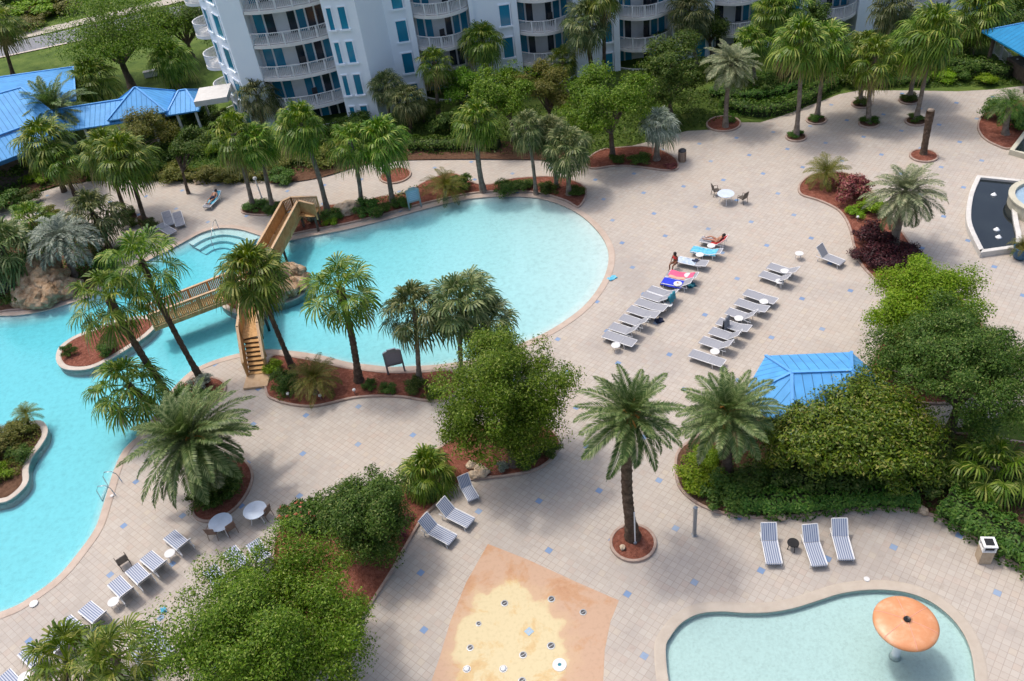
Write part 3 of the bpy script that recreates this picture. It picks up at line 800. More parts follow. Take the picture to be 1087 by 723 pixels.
def fan_crown(name, seed, n, mats, pet=.52, R=.5, ns=17, emax=82, emin=-48, old=.12):
    rng = random.Random(seed); V = []; Fq = []; MI = []
    for i in range(n):
        f = (i + .5) / n
        az = i * 2.39996 + rng.uniform(-.25, .25)
        el = rad(emax + (emin - emax) * f ** .85 + rng.uniform(-9, 9))
        mi = 1 if f > 1 - old and rng.random() < .75 else 0
        frond_fan(rng, V, Fq, MI, np.array([0, 0, .06 - .14 * f]), az, el, pet * rng.uniform(.8, 1.1) * (.75 + .25 * min(1, f * 3)), R * rng.uniform(.85, 1.1), ns, mi, .35 + .75 * f)
    return np_mesh(name, V, Fq, mats, MI)

def frond_pinnate(rng, V, Fq, MI, org, az, el, L, curve, nl, ll, mi, vee=.5, twist=0):
    ca, sa = math.cos(az), math.sin(az)
    rad_d = np.array([ca, sa, 0.]); side = np.array([-sa, ca, 0.]); upv = np.array([0, 0, 1.])
    K = 10; P = [np.array(org)]; e = el
    pts = [P[0]]; dirs = []
    for k in range(K):
        d = rad_d * math.cos(e) + upv * math.sin(e) + side * twist * k / K
        dirs.append(d); pts.append(pts[-1] + d * L / K)
        e -= curve / K * (.5 + 1.0 * k / K)
    dirs.append(dirs[-1])
    w = .012 * L
    for k in range(K):
        o = len(V); a, b = pts[k], pts[k + 1]; ww = w * (1 - .8 * k / K)
        V.extend([a - side * ww, a + side * ww, b + side * ww * .9, b - side * ww * .9]); Fq.append((o, o + 1, o + 2, o + 3)); MI.append(mi)
    for i in range(nl):
        f = .10 + .90 * (i + .5) / nl
        x = f * K; k = min(K - 1, int(x)); p = pts[k] + (pts[k + 1] - pts[k]) * (x - k); d = dirs[k]
        n = np.cross(d, side); n = n if n[2] > 0 else -n
        l = ll * (math.sin(PI * min(1, .18 + f * .86)) ** .6) * rng.uniform(.85, 1.12)
        for s in (-1, 1):
            ld = d * .62 + side * s * .72 + n * vee * rng.uniform(.3, 1.0) ; ld /= np.linalg.norm(ld)
            wv = np.cross(ld, n); wv /= np.linalg.norm(wv) + 1e-9
            ww = .0095 * L
            m = p + ld * l * .45; tip = p + ld * l + np.array([0, 0, -.28 * l])
            o = len(V); V.extend([p, m - wv * ww, tip, m + wv * ww]); Fq.append((o, o + 1, o + 2, o + 3)); MI.append(mi)

def date_crown(name, seed, n, mats, curve=1.5, emax=84, emin=-30, nl=30, ll=.23, vee=.45, L=1.0, old=.06):
    rng = random.Random(seed); V = []; Fq = []; MI = []
    for i in range(n):
        f = (i + .5) / n
        el = rad(emax + (emin - emax) * f ** .9 + rng.uniform(-7, 7))
        frond_pinnate(rng, V, Fq, MI, (0, 0, .04 - .06 * f), i * 2.39996 + rng.uniform(-.2, .2), el, L * rng.uniform(.85, 1.08) * (.72 + .28 * min(1, f * 3)), curve * rng.uniform(.75, 1.25), nl, ll, 1 if f > 1 - old else 0, vee, rng.uniform(-.25, .25))
    return np_mesh(name, V, Fq, mats, MI)

FAN = [fan_crown('crown', s, 46, [MT['fan'], MT['fan_old']], pet=.52, R=.52, ns=20, emin=-58) for s in (11, 12)] + [fan_crown('crown', s, n_, [MT['fan'], MT['fan_old']], pet=p_, R=.5, ns=18, emin=e_, old=o_) for s, n_, p_, e_, o_ in ((13, 36, .6, -70, .2), (14, 52, .48, -50, .1), (17, 40, .56, -64, .25))]
FANW = [fan_crown('crown', s, 27, [MT['fan'], MT['fan_old']], pet=.62, R=.50, emin=-66, ns=20) for s in (15, 16)]
SABAL = [fan_crown('crown', s, 46, [MT['fan_dark'], MT['fan_old']], pet=.55, R=.48, ns=19, emin=-55, old=.08) for s in (21, 22)]
BISM = [fan_crown('crown', 25, 34, [MT['pindo'], MT['silver']], pet=.5, R=.52, ns=21, old=.1)]
DATE = [date_crown('crown', s, 50, [MT['date'], MT['silver']], curve=1.0, emin=-34, nl=56, ll=.20, L=1.12, old=.08) for s in (31, 32)]
DATEBIG = [date_crown('crown', 44, 78, [MT['date'], MT['silver']], curve=1.15, emin=-52, nl=58, ll=.18, L=1.12, old=.06)]
SDATE = [date_crown('crown', 33, 60, [MT['silver'], MT['date']], curve=1.3, emin=-45, nl=44, ll=.22)]
PINDO = [date_crown('crown', s, 40, [MT['pindo'], MT['silver']], curve=2.7, emax=80, emin=5, nl=46, ll=.22, vee=.8, L=1.25) for s in (35,)]
QUEEN = [date_crown('crown', s, 26, [MT['shrub'], MT['date']], curve=2.4, emax=80, emin=0, nl=26, ll=.26, L=1.15) for s in (37,)]
SAGO = [date_crown('crown', s, 40, [MT['olive'], MT['shrub']], curve=1.7, emax=80, emin=2, nl=24, ll=.22, L=1.1) for s in (38,)]

def palm(base_px, crown_px, rpx, label, kind='fan', r0=.20, dark=False, seed=0, group='palm trees of the pool garden', fruit=False, skirt=False, z0=.05, base=None):
    b = base if base is not None else G(*base_px, z0)
    t = TOP(b, *crown_px)
    R = rpx * MPP(t)
    rng = random.Random(seed * 7 + int(base_px[0]))
    root = thing({'fan': 'fan_palm', 'fanw': 'fan_palm', 'sabal': 'sabal_palm', 'bism': 'silver_fan_palm', 'date': 'date_palm', 'datebig': 'date_palm', 'sdate': 'date_palm', 'pindo': 'pindo_palm', 'queen': 'queen_palm', 'sago': 'sago_palm'}[kind], label, 'palm tree', b, 0, group)
    v = Vector(t) - b
    if v.z < .25: v.z = .25
    pts = []; rs = []
    K = 14 if b.y > 58 else 44
    bend = Vector((rng.uniform(-.03, .03), rng.uniform(-.03, .03), 0)) * v.length
    for k in range(K + 1):
        f = k / K
        p = v * f + bend * math.sin(PI * f)
        w = r0 * (1.35 - .5 * min(1, f * 5)) if f < .2 else r0 * (.86 - .06 * f)
        if f > .8 and v.z > 2: w *= 1 + .35 * (f - .8) / .2
        w *= 1 + (.06 * math.sin(k * 2.3) if K == 14 else .13 * ((k % 2) - .5) + .05 * math.sin(k * 1.7))
        pts.append(p + Vector((0, 0, -.08 if k == 0 else 0))); rs.append(w)
    part('trunk', MB().tube(pts, rs, 10), MT['trunk_dark' if dark else 'trunk_palm'], root, smooth=True)
    src = {'fan': FAN, 'fanw': FANW, 'sabal': SABAL, 'bism': BISM, 'date': DATE, 'datebig': DATEBIG, 'sdate': SDATE, 'pindo': PINDO, 'queen': QUEEN, 'sago': SAGO}[kind]
    c = link('crown', src[seed % len(src)], root, v)
    c.scale = (R * rng.uniform(.94, 1.08), R * rng.uniform(.94, 1.08), R * rng.uniform(.85, 1.05)); c.rotation_euler = (rng.uniform(-.22, .22), rng.uniform(-.22, .22), rng.uniform(0, 6.28))
    if skirt or (kind == 'fan' and v.z > 4 and rng.random() < .55):
        V = []; Fq = []; MI = []
        for i in range(16):
            frond_fan(rng, V, Fq, MI, np.array([0, 0, -.1 - .02 * i]), i * 2.4, rad(-62 + rng.uniform(-14, 10)), .28, .36, 11, 0, 1.0)
        s = link('dead_fronds', np_mesh('dead_fronds', V, Fq, [MT['fan_old']], MI), root, v); s.scale = (R * .85,) * 3
    if fruit:
        mb = MB()
        for i in range(16):
            a = i * 2.4; e = rng.uniform(-.3, 1.2); l = R * rng.uniform(.22, .42)
            d = Vector((math.cos(a) * math.cos(e), math.sin(a) * math.cos(e), math.sin(e)))
            mb.tube([v + d * .1, v + d * l * .6, v + d * l + Vector((0, 0, -.12 * R))], [.03, .035, .06], 5)
        part('fruit_stalks', mb, MT['fruit'], root)
    return root

P = palm
# palms round the lagoon and bridge
P((215, 405), (150, 277), 47, 'tall leaning fan palm with dark trunk rising left of the wooden bridge stairs', 'fanw', .2, True, 0)
P((310, 390), (267, 287), 46, 'fan palm leaning over the junction of the wooden bridge', 'fan', .18, True, 1)
P((381, 405), (361, 307), 46, 'windswept fan palm with rough trunk in the red bed beside the grey framed board', 'fanw', .24, True, 1)
P((186, 430), (116, 318), 43, 'fan palm with a leaning rough trunk over the small lagoon island', 'fanw', .24, True, 0)
P((172, 440), (136, 408), 42, 'low fan palm drooping over the lagoon edge above the huge low date palm', 'fan', .2, True, 2)
P((445, 404), (440, 328), 42, 'left one of the two sabal palms at the pool edge beside the big loose tree', 'sabal', .17, False, 0)
P((490, 402), (490, 318), 46, 'right one of the two sabal palms at the pool edge, touching the big loose tree', 'sabal', .17, False, 1)
P((520, 402), (517, 338), 38, 'sabal palm half hidden behind the big loose tree at the pool edge', 'sabal', .17, False, 0)
P((452, 517), (453, 499), 37, 'stemless bright fan palm in red mulch beside the striped loungers', 'fan', .2, False, 1)
P((62, 775), (72, 702), 50, 'fan palm cut by the bottom edge over the lower left loungers, larger of two', 'fan', .18, False, 2)
P((135, 770), (122, 697), 42, 'lighter fan palm beside the grey lounger at the bottom left, smaller of two', 'fanw', .18, False, 1)
# row along the north shore
P((348, 226), (318, 132), 33, 'fan palm with shaggy trunk just right of the bridge landing', 'fan', .22, False, 0)
P((384, 221), (372, 150), 28, 'fan palm behind the grey boulder on the north shore', 'fan', .2, False, 2)
P((417, 216), (405, 146), 34, 'broad fan palm left of the pale blue notice board', 'fan', .22, False, 1)
P((269, 221), (248, 142), 31, 'fan palm in the clipped bed beside the bridge landing, left one of the pair', 'fan', .2, False, 2)
P((290, 223), (274, 150), 29, 'fan palm in the clipped bed beside the bridge landing, right one of the pair', 'fan', .2, False, 0)
P((513, 203), (506, 127), 30, 'pale fan palm with a dead skirt on the north shore above the leafy clump', 'fan', .24, False, 0, skirt=True)
P((569, 206), (559, 135), 25, 'slim sabal palm left in the clump at the round end of the pool', 'sabal', .16, False, 1)
P((591, 199), (584, 138), 24, 'slim sabal palm at the back of the clump at the round end of the pool', 'sabal', .16, False, 0)
P((604, 207), (602, 155), 32, 'grey-green sabal palm at the right of the clump at the round end of the pool', 'sabal', .2, False, 1)
# left garden
P((68, 203), (46, 148), 32, 'fan palm in front of the blue hall eave, taller of the two there', 'fan', .2, True, 0)
P((80, 207), (62, 168), 24, 'short fan palm tucked beside the fan palm at the blue roof eave', 'fan', .18, True, 2)
P((134, 228), (112, 158), 30, 'fan palm on the left of the two upright ones by the upper left walkway', 'fan', .19, True, 1)
P((155, 239), (132, 165), 32, 'fan palm with long dark trunk beside the three grey loungers', 'fan', .2, True, 0)
P((116, 264), (98, 226), 33, 'rounded sabal palm on the walkway edge above the rock waterfall', 'sabal', .22, True, 0)
P((80, 296), (67, 254), 36, 'weeping blue-grey pindo palm behind the rock waterfall', 'pindo', .28, False, 0)
P((-2, 318), (2, 262), 38, 'olive fan palm cut by the left edge beside the rock waterfall', 'sabal', .2, True, 1)
P((66, 160), (58, 116), 40, 'feathery date palm standing in front of the blue hall roof', 'date', .25, False, 0)
P((110, 118), (97, 82), 29, 'fan palm behind the blue covered walkway, left of the big dark tree', 'fan', .22, False, 1)
P((15, 83), (-3, 22), 24, 'fan palm by the road cut by the upper left corner', 'fan', .24, True, 2)
P((190, 92), (181, 60), 28, 'fan palm on the lawn beside the white tower end', 'fan', .22, False, 1)
P((40, 250), (32, 232), 22, 'small banana-like fan palm at the end of the upper left path', 'fan', .14, False, 2)
# against the building
P((280, 140), (273, 101), 27, 'sabal palm at the foot of the white tower', 'sabal', .2, False, 1)
P((414, 130), (410, 90), 22, 'sabal palm left of three against the wide blank wall', 'sabal', .18, False, 0)
P((436, 140), (432, 105), 24, 'lower dark sabal palm against the wide blank wall', 'sabal', .18, True, 1)
P((466, 122), (461, 66), 22, 'fan palm in front of the second balcony stack', 'fan', .2, False, 2)
P((520, 105), (512, 42), 28, 'full fan palm between the second and third balcony stacks', 'fan', .22, False, 0)
P((632, 95), (622, 22), 32, 'tall shaggy fan palm right of the third balcony stack', 'sabal', .24, True, 0, skirt=True)
P((641, 92), (640, -6), 24, 'tallest fan palm beside the fourth balcony stack, cut by the top edge', 'fan', .2, True, 1)
P((602, 98), (597, 62), 18, 'small bright fan palm in front of the third balcony stack', 'fan', .14, False, 2)
P((740, 70), (732, 12), 28, 'dull fan palm rising behind the dark tree near the fourth balcony stack', 'sabal', .2, False, 1)
P((770, 135), (776, 68), 32, 'silvery feathery palm in the round red bed below the building', 'sdate', .22, False, 0)
P((802, 92), (797, 43), 23, 'fan palm behind the silvery feathery palm', 'fan', .18, False, 0)
P((829, 82), (822, 10), 28, 'tall fan palm with dark trunk by the fifth balcony stack, left of its pair', 'fan', .24, True, 1)
P((838, 80), (838, 2), 26, 'tall fan palm with dark trunk by the fifth balcony stack, right of its pair', 'fan', .24, True, 2)
P((845, 145), (850, 42), 34, 'tall fan palm in the nearest green planter ring of the upper right plaza', 'fan', .2, False, 1, skirt=True)
P((867, 126), (875, 46), 31, 'fan palm in the second planter ring of the upper right plaza', 'fan', .2, False, 0)
P((922, 130), (930, 60), 30, 'bright fan palm in the middle planter ring of the upper right plaza', 'fan', .21, False, 2)
P((914, 110), (918, 50), 24, 'fan palm in the planter ring behind the bright one', 'fan', .19, False, 0)
P((972, 128), (990, 33), 34, 'tall fan palm leaning right in the front right planter ring of the plaza', 'fan', .2, False, 0, skirt=True)
P((965, 106), (976, 40), 28, 'fan palm in the rear right planter ring of the plaza', 'fan', .2, False, 1)
P((1030, 58), (1043, 8), 32, 'fan palm with orange-brown trunk on the lawn near the blue pavilion', 'fan', .24, False, 1, skirt=True)
P((940, 60), (947, 4), 26, 'dark shaggy fan palm against the grey end of the building', 'sabal', .26, True, 0, skirt=True)
P((1067, 143), (1073, 112), 26, 'arching queen palm in the kerbed bed at the right edge', 'queen', .26, False, 0)
P((948, 262), (962, 205), 45, 'green feathery date palm above the dark purple shrubs', 'sdate', .32, False, 0)
P((697, 170), (700, 131), 24, 'silver pindo palm with shaggy trunk beside the litter bin', 'bism', .26, False, 0)
P((672, 571), (668, 442), 62, 'big date palm in the round red mulch ring in the middle of the deck', 'date', .30, True, 0, fruit=True)
P((772, 505), (772, 438), 55, 'date palm with orange stalks beside the blue gazebo roof', 'date', .3, True, 1, fruit=True)
P((232, 518), (202, 466), 66, 'huge low date palm with orange heart beside the round white tables', 'datebig', .4, True, 0, fruit=True)
P((1055, 520), (1056, 494), 40, 'broad fan palm with yellowing fronds at the right edge', 'fan', .24, False, 2)
P((472, 212), (473, 199), 26, 'stemless leafy palm clump behind the pool next to the notice board', 'sago', .14, False, 0)
P((876, 196), (877, 184), 26, 'stemless olive palm clump at the tip of the curved right bed', 'sago', .14, False, 0)
P((335, 418), (334, 403), 32, 'stemless dark palm clump in the red bed by the bridge stairs', 'sago', .14, False, 0)
P((30, 452), (28, 440), 16, 'spiky small palm at the tip of the left island', 'sago', .1, False, 0)

# palm stump with no crown
b = G(980, 164, .05); t = TOP(b, 988, 117)
st = thing('palm_stump', 'bare palm trunk without any crown in a small red ring', 'palm stump', b)
v = t - b
part('trunk', MB().tube([v * (k / 12) + Vector((0, 0, -.05 if k == 0 else 0)) for k in range(13)], [.30, .27, .24, .25, .23, .25, .24, .26, .25, .28, .29, .30, .27], 12), MT['trunk_dark'], st, smooth=True)
part('cut_top', MB().lathe([(.25, 0), (.2, .08), (.05, .12)], v, 10), MT['trunk_palm'], st)

# ------------------------------------------------------------------ broadleaf trees
broad_tree((545, 494), (533, 421), 84, 'big loose green tree in red mulch beside the round pool end', MT['oak'], .17, 340, 130, 41, 1.0, clump=.18, low=-.98)
broad_tree((398, 590), (392, 544), 56, 'dense round dark green tree left of the striped loungers', MT['oak_dark'], .17, 190, 130, 2, .95, clump=.23, low=-.95)
broad_tree((300, 735), (290, 662), 108, 'large bright green tree cut by the bottom edge', MT['oak'], .155, 430, 170, 5, .80, clump=.17, low=-.85)
broad_tree((1008, 458), (1010, 388), 82, 'big airy tree on the right bed beyond the blue gazebo', MT['oak_dark'], .17, 300, 120, 4, .75, clump=.17, low=-.6)
broad_tree((980, 374), (990, 328), 62, 'yellow-green leafy tree next to the dark purple shrubs', MT['bright'], .18, 220, 100, 5, .75, clump=.22)
broad_tree((905, 497), (907, 456), 86, 'broad magnolia with cream flowers in front of the blue gazebo', MT['magnolia'], .26, 300, 90, 6, .60, name='magnolia_tree', clump=.19, aspect=.42, low=-.6, flowers=(MT['petal_white'], 9, .28))
broad_tree((855, 505), (850, 468), 42, 'smaller magnolia nestled at the left of the broad magnolia', MT['magnolia'], .26, 110, 80, 7, .85, name='magnolia_tree', clump=.25, aspect=.42)
broad_tree((140, 92), (125, 38), 68, 'large dark tree beyond the blue covered walkway', MT['oak'], .30, 190, 80, 8, .72, clump=.22)
broad_tree((205, 62), (196, 28), 40, 'tree between the big dark tree and the white tower', MT['oak_dark'], .30, 110, 70, 9, .9, clump=.25)
broad_tree((545, 150), (540, 98), 42, 'rounded green tree below the third balcony stack', MT['oak'], .24, 120, 80, 10, .9, clump=.25)
broad_tree((585, 140), (578, 95), 34, 'brownish-green tree below the small bright fan palm', MT['olive'], .24, 100, 70, 11, .9, clump=.25)
broad_tree((650, 168), (642, 110), 50, 'spreading green tree in the red bed by the litter bin', MT['oak'], .24, 150, 90, 12, .95, clump=.23)
broad_tree((712, 128), (714, 78), 42, 'dark tree hiding the lower fourth balcony stack', MT['oak_dark'], .25, 130, 80, 13, 1.1, clump=.24)
broad_tree((755, 60), (750, 30), 26, 'dark crown right of the fourth balcony stack', MT['oak_dark'], .25, 80, 60, 14, .9, clump=.27)
broad_tree((150, 178), (152, 143), 30, 'small olive tree in front of the blue covered walkway', MT['olive'], .22, 90, 70, 15, .95, clump=.27)
broad_tree((1070, 40), (1075, 20), 24, 'dark tree behind the upper right blue pavilion', MT['oak_dark'], .26, 80, 60, 16, .9, clump=.27)
broad_tree((870, 62), (868, 28), 24, 'dark tree between the fifth and sixth balcony stacks', MT['oak_dark'], .26, 80, 60, 17, 1, clump=.27)
broad_tree((700, 60), (712, 45), 20, 'small dark tree against the fourth balcony stack', MT['oak_dark'], .25, 60, 60, 18, 1, clump=.27)
broad_tree((490, 118), (488, 92), 26, 'bushy tree below the second balcony stack', MT['oak'], .24, 80, 60, 19, .8, clump=.27)
broad_tree((200, 205), (205, 150), 22, 'dark thicket tree at the deck edge behind the sunbather', MT['oak_dark'], .22, 70, 70, 20, .85, clump=.27)

# ------------------------------------------------------------------ shrubs and hedges
SHM = {}
def shrub_mesh(kind, var):
    key = (kind, var)
    if key not in SHM:
        fl = {'pink': (MT['petal_pink'], 34, .10)}.get(kind)
        m = {'pink': MT['oak_dark'], 'green': MT['shrub'], 'dark': MT['oak_dark'], 'bright': MT['bright'], 'olive': MT['olive'], 'crimson': MT['crimson'], 'purple': MT['purple'], 'silver': MT['pindo']}[kind]
        SHM[key] = tree_crown('foliage', 100 + var * 13 + len(kind), .9, .9, .72, 46, 46, .30, .17, m, .45, -.15, fl)[0]
    return SHM[key]

shrub_n = [0]
def shrub(px, rpx, label, kind='green', squash=1.0, cat='shrub', group='shrubs of the garden beds', name='shrub'):
    b = G(*px, .08)
    r = rpx * MPP(b)
    shrub_n[0] += 1
    k = shrub_n[0]
    root = thing(name, label, cat, b, k * 1.3, group)
    f = link('foliage', shrub_mesh(kind, k % 3), root, (0, 0, r * .42 * squash)); f.scale = (r, r, r * squash)
    mb = MB()
    for i in range(5):
        a = i * 1.26 + k
        mb.tube([(0, 0, -.1), (math.cos(a) * r * .25, math.sin(a) * r * .25, r * .35 * squash), (math.cos(a) * r * .5, math.sin(a) * r * .5, r * .62 * squash)], [r * .05, r * .035, r * .015], 5)
    part('stems', mb, MT['trunk_tree'], root)
    return root

for a in [
    ((742, 512), 26, 'bright low mound at the left tip of the lower right bed', 'bright', .7),
    ((748, 490), 20, 'small bright mound behind the left tip of the lower right bed', 'bright', .7),
    ((770, 528), 27, 'green mound under the date palm beside the gazebo', 'green', .75),
    ((800, 520), 25, 'green mound below the date palm fronds right of the bright mound', 'green', .8),
    ((985, 512), 30, 'dark shrub at the foot of the magnolia beside the kerb', 'dark', .8),
    ((900, 208), 22, 'crimson shrub in the curved right bed', 'crimson', 1.0),
    ((925, 225), 16, 'bright green shrub between crimson shrub and date palm', 'bright', .8),
    ((910, 228), 12, 'small yellow-green plant in front of the crimson shrub', 'bright', .7),
    ((925, 258), 22, 'dark purple shrub left of the date palm trunk', 'purple', .7),
    ((938, 280), 22, 'dark purple shrub in front of the date palm trunk', 'purple', .7),
    ((957, 276), 20, 'dark purple shrub right of the date palm trunk', 'purple', .7),
    ((920, 275), 16, 'low dark purple shrub beside the curved kerb', 'purple', .6),
    ((962, 400), 30, 'dark shrub behind the blue gazebo under the airy tree', 'dark', .8),
    ((1040, 462), 20, 'shrub at the lawn edge beside the right edge fan palm', 'green', .7),
    ((330, 560), 30, 'pink flowering shrub beside the round dark green tree', 'pink', .8),
    ((312, 548), 15, 'small pink flowering shrub nearest the round white table', 'pink', .8),
    ((362, 548), 22, 'leafy shrub between pink shrub and round dark tree', 'green', .9),
    ((425, 560), 16, 'small reddish shrub in the mulch beside the dark round tree', 'crimson', .6),
    ((560, 492), 17, 'dark shrub under the big loose tree', 'dark', .7),
    ((582, 480), 15, 'dark shrub with pale flowers at the bed kerb', 'dark', .7),
    ((534, 498), 8, 'tiny agave-like shrub on the mulch', 'silver', .8),
    ((302, 412), 18, 'green shrub beside the bridge stairs platform', 'green', .9),
    ((292, 395), 12, 'yellow-green shrub at the lagoon end of the red bed', 'bright', .9),
    ((392, 412), 9, 'small green shrub right of the windswept palm foot', 'green', .9),
    ((413, 414), 10, 'small round green shrub under the grey framed board', 'green', .8),
    ((440, 413), 14, 'dark green low shrub at the sabal palm foot', 'dark', .7),
    ((460, 418), 12, 'dark green low shrub beside the kerb under the big tree', 'dark', .7),
    ((215, 412), 14, 'leafy shrub at the foot of the tall leaning fan palm', 'silver', .9),
    ((196, 424), 14, 'leafy shrub over the lagoon edge behind the huge low date palm', 'green', .9),
    ((218, 424), 11, 'small shrub at the kerb tip below the bridge stairs', 'green', .9),
    ((240, 520), 26, 'clipped dark shrub under the huge low date palm', 'dark', .7),
    ((220, 535), 20, 'clipped dark shrub in the left part of the huge date palm bed', 'dark', .6),
    ((74, 376), 8, 'round bright green shrub at the tip of the small island', 'green', 1.1),
    ((118, 372), 12, 'ragged green shrub in the middle of the small island', 'green', 1),
    ((22, 462), 16, 'yellow-green shrub on the left island', 'olive', .8),
    ((8, 480), 18, 'olive shrub on the left island beside the soil patch', 'olive', .8),
    ((20, 486), 13, 'green shrub on the left island near its coping', 'green', .7),
    ((2, 505), 13, 'bright shrub on the left island at the picture edge', 'bright', .7),
    ((8, 462), 10, 'silver shrub at the back of the left island', 'silver', .8),
    ((352, 232), 12, 'shrub left of the grey boulder', 'green', .8),
    ((352, 238), 9, 'yellow-green shrub at the north shore coping', 'bright', .7),
    ((392, 226), 17, 'leafy shrub behind the grey boulder', 'green', .8),
    ((405, 228), 13, 'green shrub beneath the broad fan palm', 'dark', .8),
    ((427, 220), 11, 'green shrub left of the pale blue notice board', 'green', .8),
    ((490, 200), 15, 'shrub right of the leafy palm clump', 'green', .9),
    ((535, 203), 15, 'clipped shrub in the bed above the pool, left of the sabal clump', 'green', .6),
    ((556, 200), 13, 'clipped shrub under the slim sabal palms', 'dark', .6),
    ((580, 203), 13, 'clipped shrub between the sabal trunks', 'dark', .6),
    ((612, 206), 11, 'clipped dark shrub at the round end of the bed', 'dark', .6),
    ((332, 234), 8, 'round shrub beside the bridge landing posts', 'silver', 1),
    ((300, 228), 7, 'little shrub under the bridge landing', 'green', .8),
    ((272, 222), 14, 'clipped green mound round the two palms by the bridge landing', 'green', .5),
    ((288, 223), 12, 'clipped green mound at the right palm by the bridge landing', 'green', .5),
    ((140, 240), 10, 'tuft at the foot of the upright palm by the walkway', 'dark', .7),
    ((137, 229), 9, 'dark tuft beside the left upright palm', 'dark', .7),
    ((160, 241), 10, 'dark tuft at the palm foot beside the three grey loungers', 'dark', .7),
    ((52, 232), 13, 'tuft of leafy plants at the end of the path', 'olive', .8),
    ((60, 245), 12, 'green leafy plant above the weeping pindo palm', 'bright', .9),
    ((22, 322), 12, 'dark green shrub left of the rock waterfall', 'dark', 1),
    ((36, 290), 20, 'dark shrub behind the rock waterfall', 'dark', .9),
    ((112, 290), 16, 'shrub between pindo palm and lagoon', 'green', .8),
    ((125, 270), 9, 'dark shrub at the sabal palm on the walkway edge', 'dark', .7),
    ((15, 310), 16, 'silvery shrub left of the rocks at the picture edge', 'silver', .8),
    ((12, 190), 26, 'dark shrub below the blue hall eave at the left edge', 'dark', .8),
    ((45, 192), 16, 'bright shrub in front of the blue hall', 'bright', .6),
    ((30, 215), 14, 'dark shrub beside the upper left path', 'dark', .7),
    ((10, 222), 18, 'shrub at the left end of the path', 'green', .7),
    ((100, 185), 20, 'shrub beyond the upper walkway left of the small olive tree', 'green', .7),
    ((165, 186), 18, 'shrub on the deck edge under the small olive tree', 'dark', .7),
    ((185, 188), 16, 'low olive shrub on the deck edge behind the grey loungers', 'olive', .7),
    ((226, 190), 16, 'olive hedge-like shrub behind the sunbather', 'olive', .7),
    ((246, 191), 14, 'olive shrub right behind the sunbather', 'olive', .7),
    ((302, 190), 16, 'shrub by the deck behind the right bridge landing palm', 'green', .6),
    ((190, 165), 22, 'green shrub mass between olive tree and white tower', 'green', .8),
    ((222, 160), 22, 'bright lawn-side shrub left of the white tower', 'bright', .55),
    ((235, 140), 20, 'dark shrub at the foot of the white tower corner', 'dark', .9),
    ((212, 128), 18, 'feathery shrub below the white flat roof', 'green', .9),
    ((180, 130), 22, 'shrub just in front of the covered walkway', 'green', .9),
    ((350, 170), 24, 'shrub bank behind the north shore palms', 'olive', .6),
    ((310, 170), 20, 'olive shrub bank left of the north shore palms', 'olive', .6),
    ((330, 150), 22, 'dark shrub bank below the first balcony stack', 'dark', .7),
    ((376, 140), 22, 'dark shrub below the tower bay windows', 'dark', .7),
    ((450, 128), 20, 'dark green shrub below the second balcony stack', 'dark', .8),
    ((480, 138), 22, 'green shrub right of the dark sabal palms', 'green', .8),
    ((655, 172), 10, 'green ground shrub in the red bed by the silver pindo palm', 'dark', .6),
    ((680, 172), 14, 'low spreading dark shrub beneath the silver pindo palm', 'dark', .5),
    ((712, 178), 7, 'dark crimson plant beside the litter bin bed', 'crimson', .7),
    ((812, 98), 14, 'round dark shrub on the lawn below the fan palms', 'dark', .9),
    ((785, 98), 12, 'round shrub left of the lawn palms', 'dark', .9),
    ((896, 85), 18, 'dark shrub on the lawn left of the bright fan palm', 'dark', .9),
    ((776, 130), 6, 'small shrub at the kerb of the round red bed', 'green', .7),
    ((1000, 84), 14, 'yellow-green shrub behind the plaza edge', 'bright', .5),
    ((1026, 82), 14, 'round dark green shrub behind the plaza edge', 'dark', .8),
    ((1045, 88), 11, 'small bright shrub by the white railing', 'bright', .6),
    ((1060, 125), 16, 'green shrub around the arching queen palm', 'green', .9),
    ((1078, 135), 15, 'shrub right of the arching queen palm', 'green', .9),
    ((1010, 60), 20, 'dark shrub behind the plaza palms near the building', 'dark', .8),
    ((845, 144), 8, 'clipped ring of leaves in the nearest planter ring', 'green', .55),
    ((866.5, 126.5), 8, 'clipped ring of leaves in the second planter ring', 'green', .55),
    ((922.5, 130), 9, 'clipped leaves in the middle planter ring', 'green', .55),
    ((914.5, 110), 9, 'clipped leaves in the planter ring behind the bright palm', 'dark', .55),
    ((972, 128), 9, 'clipped leaves in the front right planter ring', 'green', .55),
    ((965, 106), 9, 'clipped leaves in the rear right planter ring', 'dark', .55),
    ((40, 16), 26, 'yellow-green scrub beyond the road, left clump', 'bright', .5),
    ((62, 12), 24, 'yellow-green scrub beyond the road, right clump', 'olive', .55),
    ((20, 5), 30, 'dark scrub thicket beyond the road at the upper left corner', 'dark', .6),
    ((75, -4), 30, 'dark scrub thicket behind the yellow-green scrub', 'dark', .6),
    ((-15, 18), 26, 'dull scrub beyond the road at the left edge', 'olive', .6),
    ((30, 30), 16, 'low yellow scrub beside the sandy sidewalk', 'olive', .5),
]:
    shrub(*a)

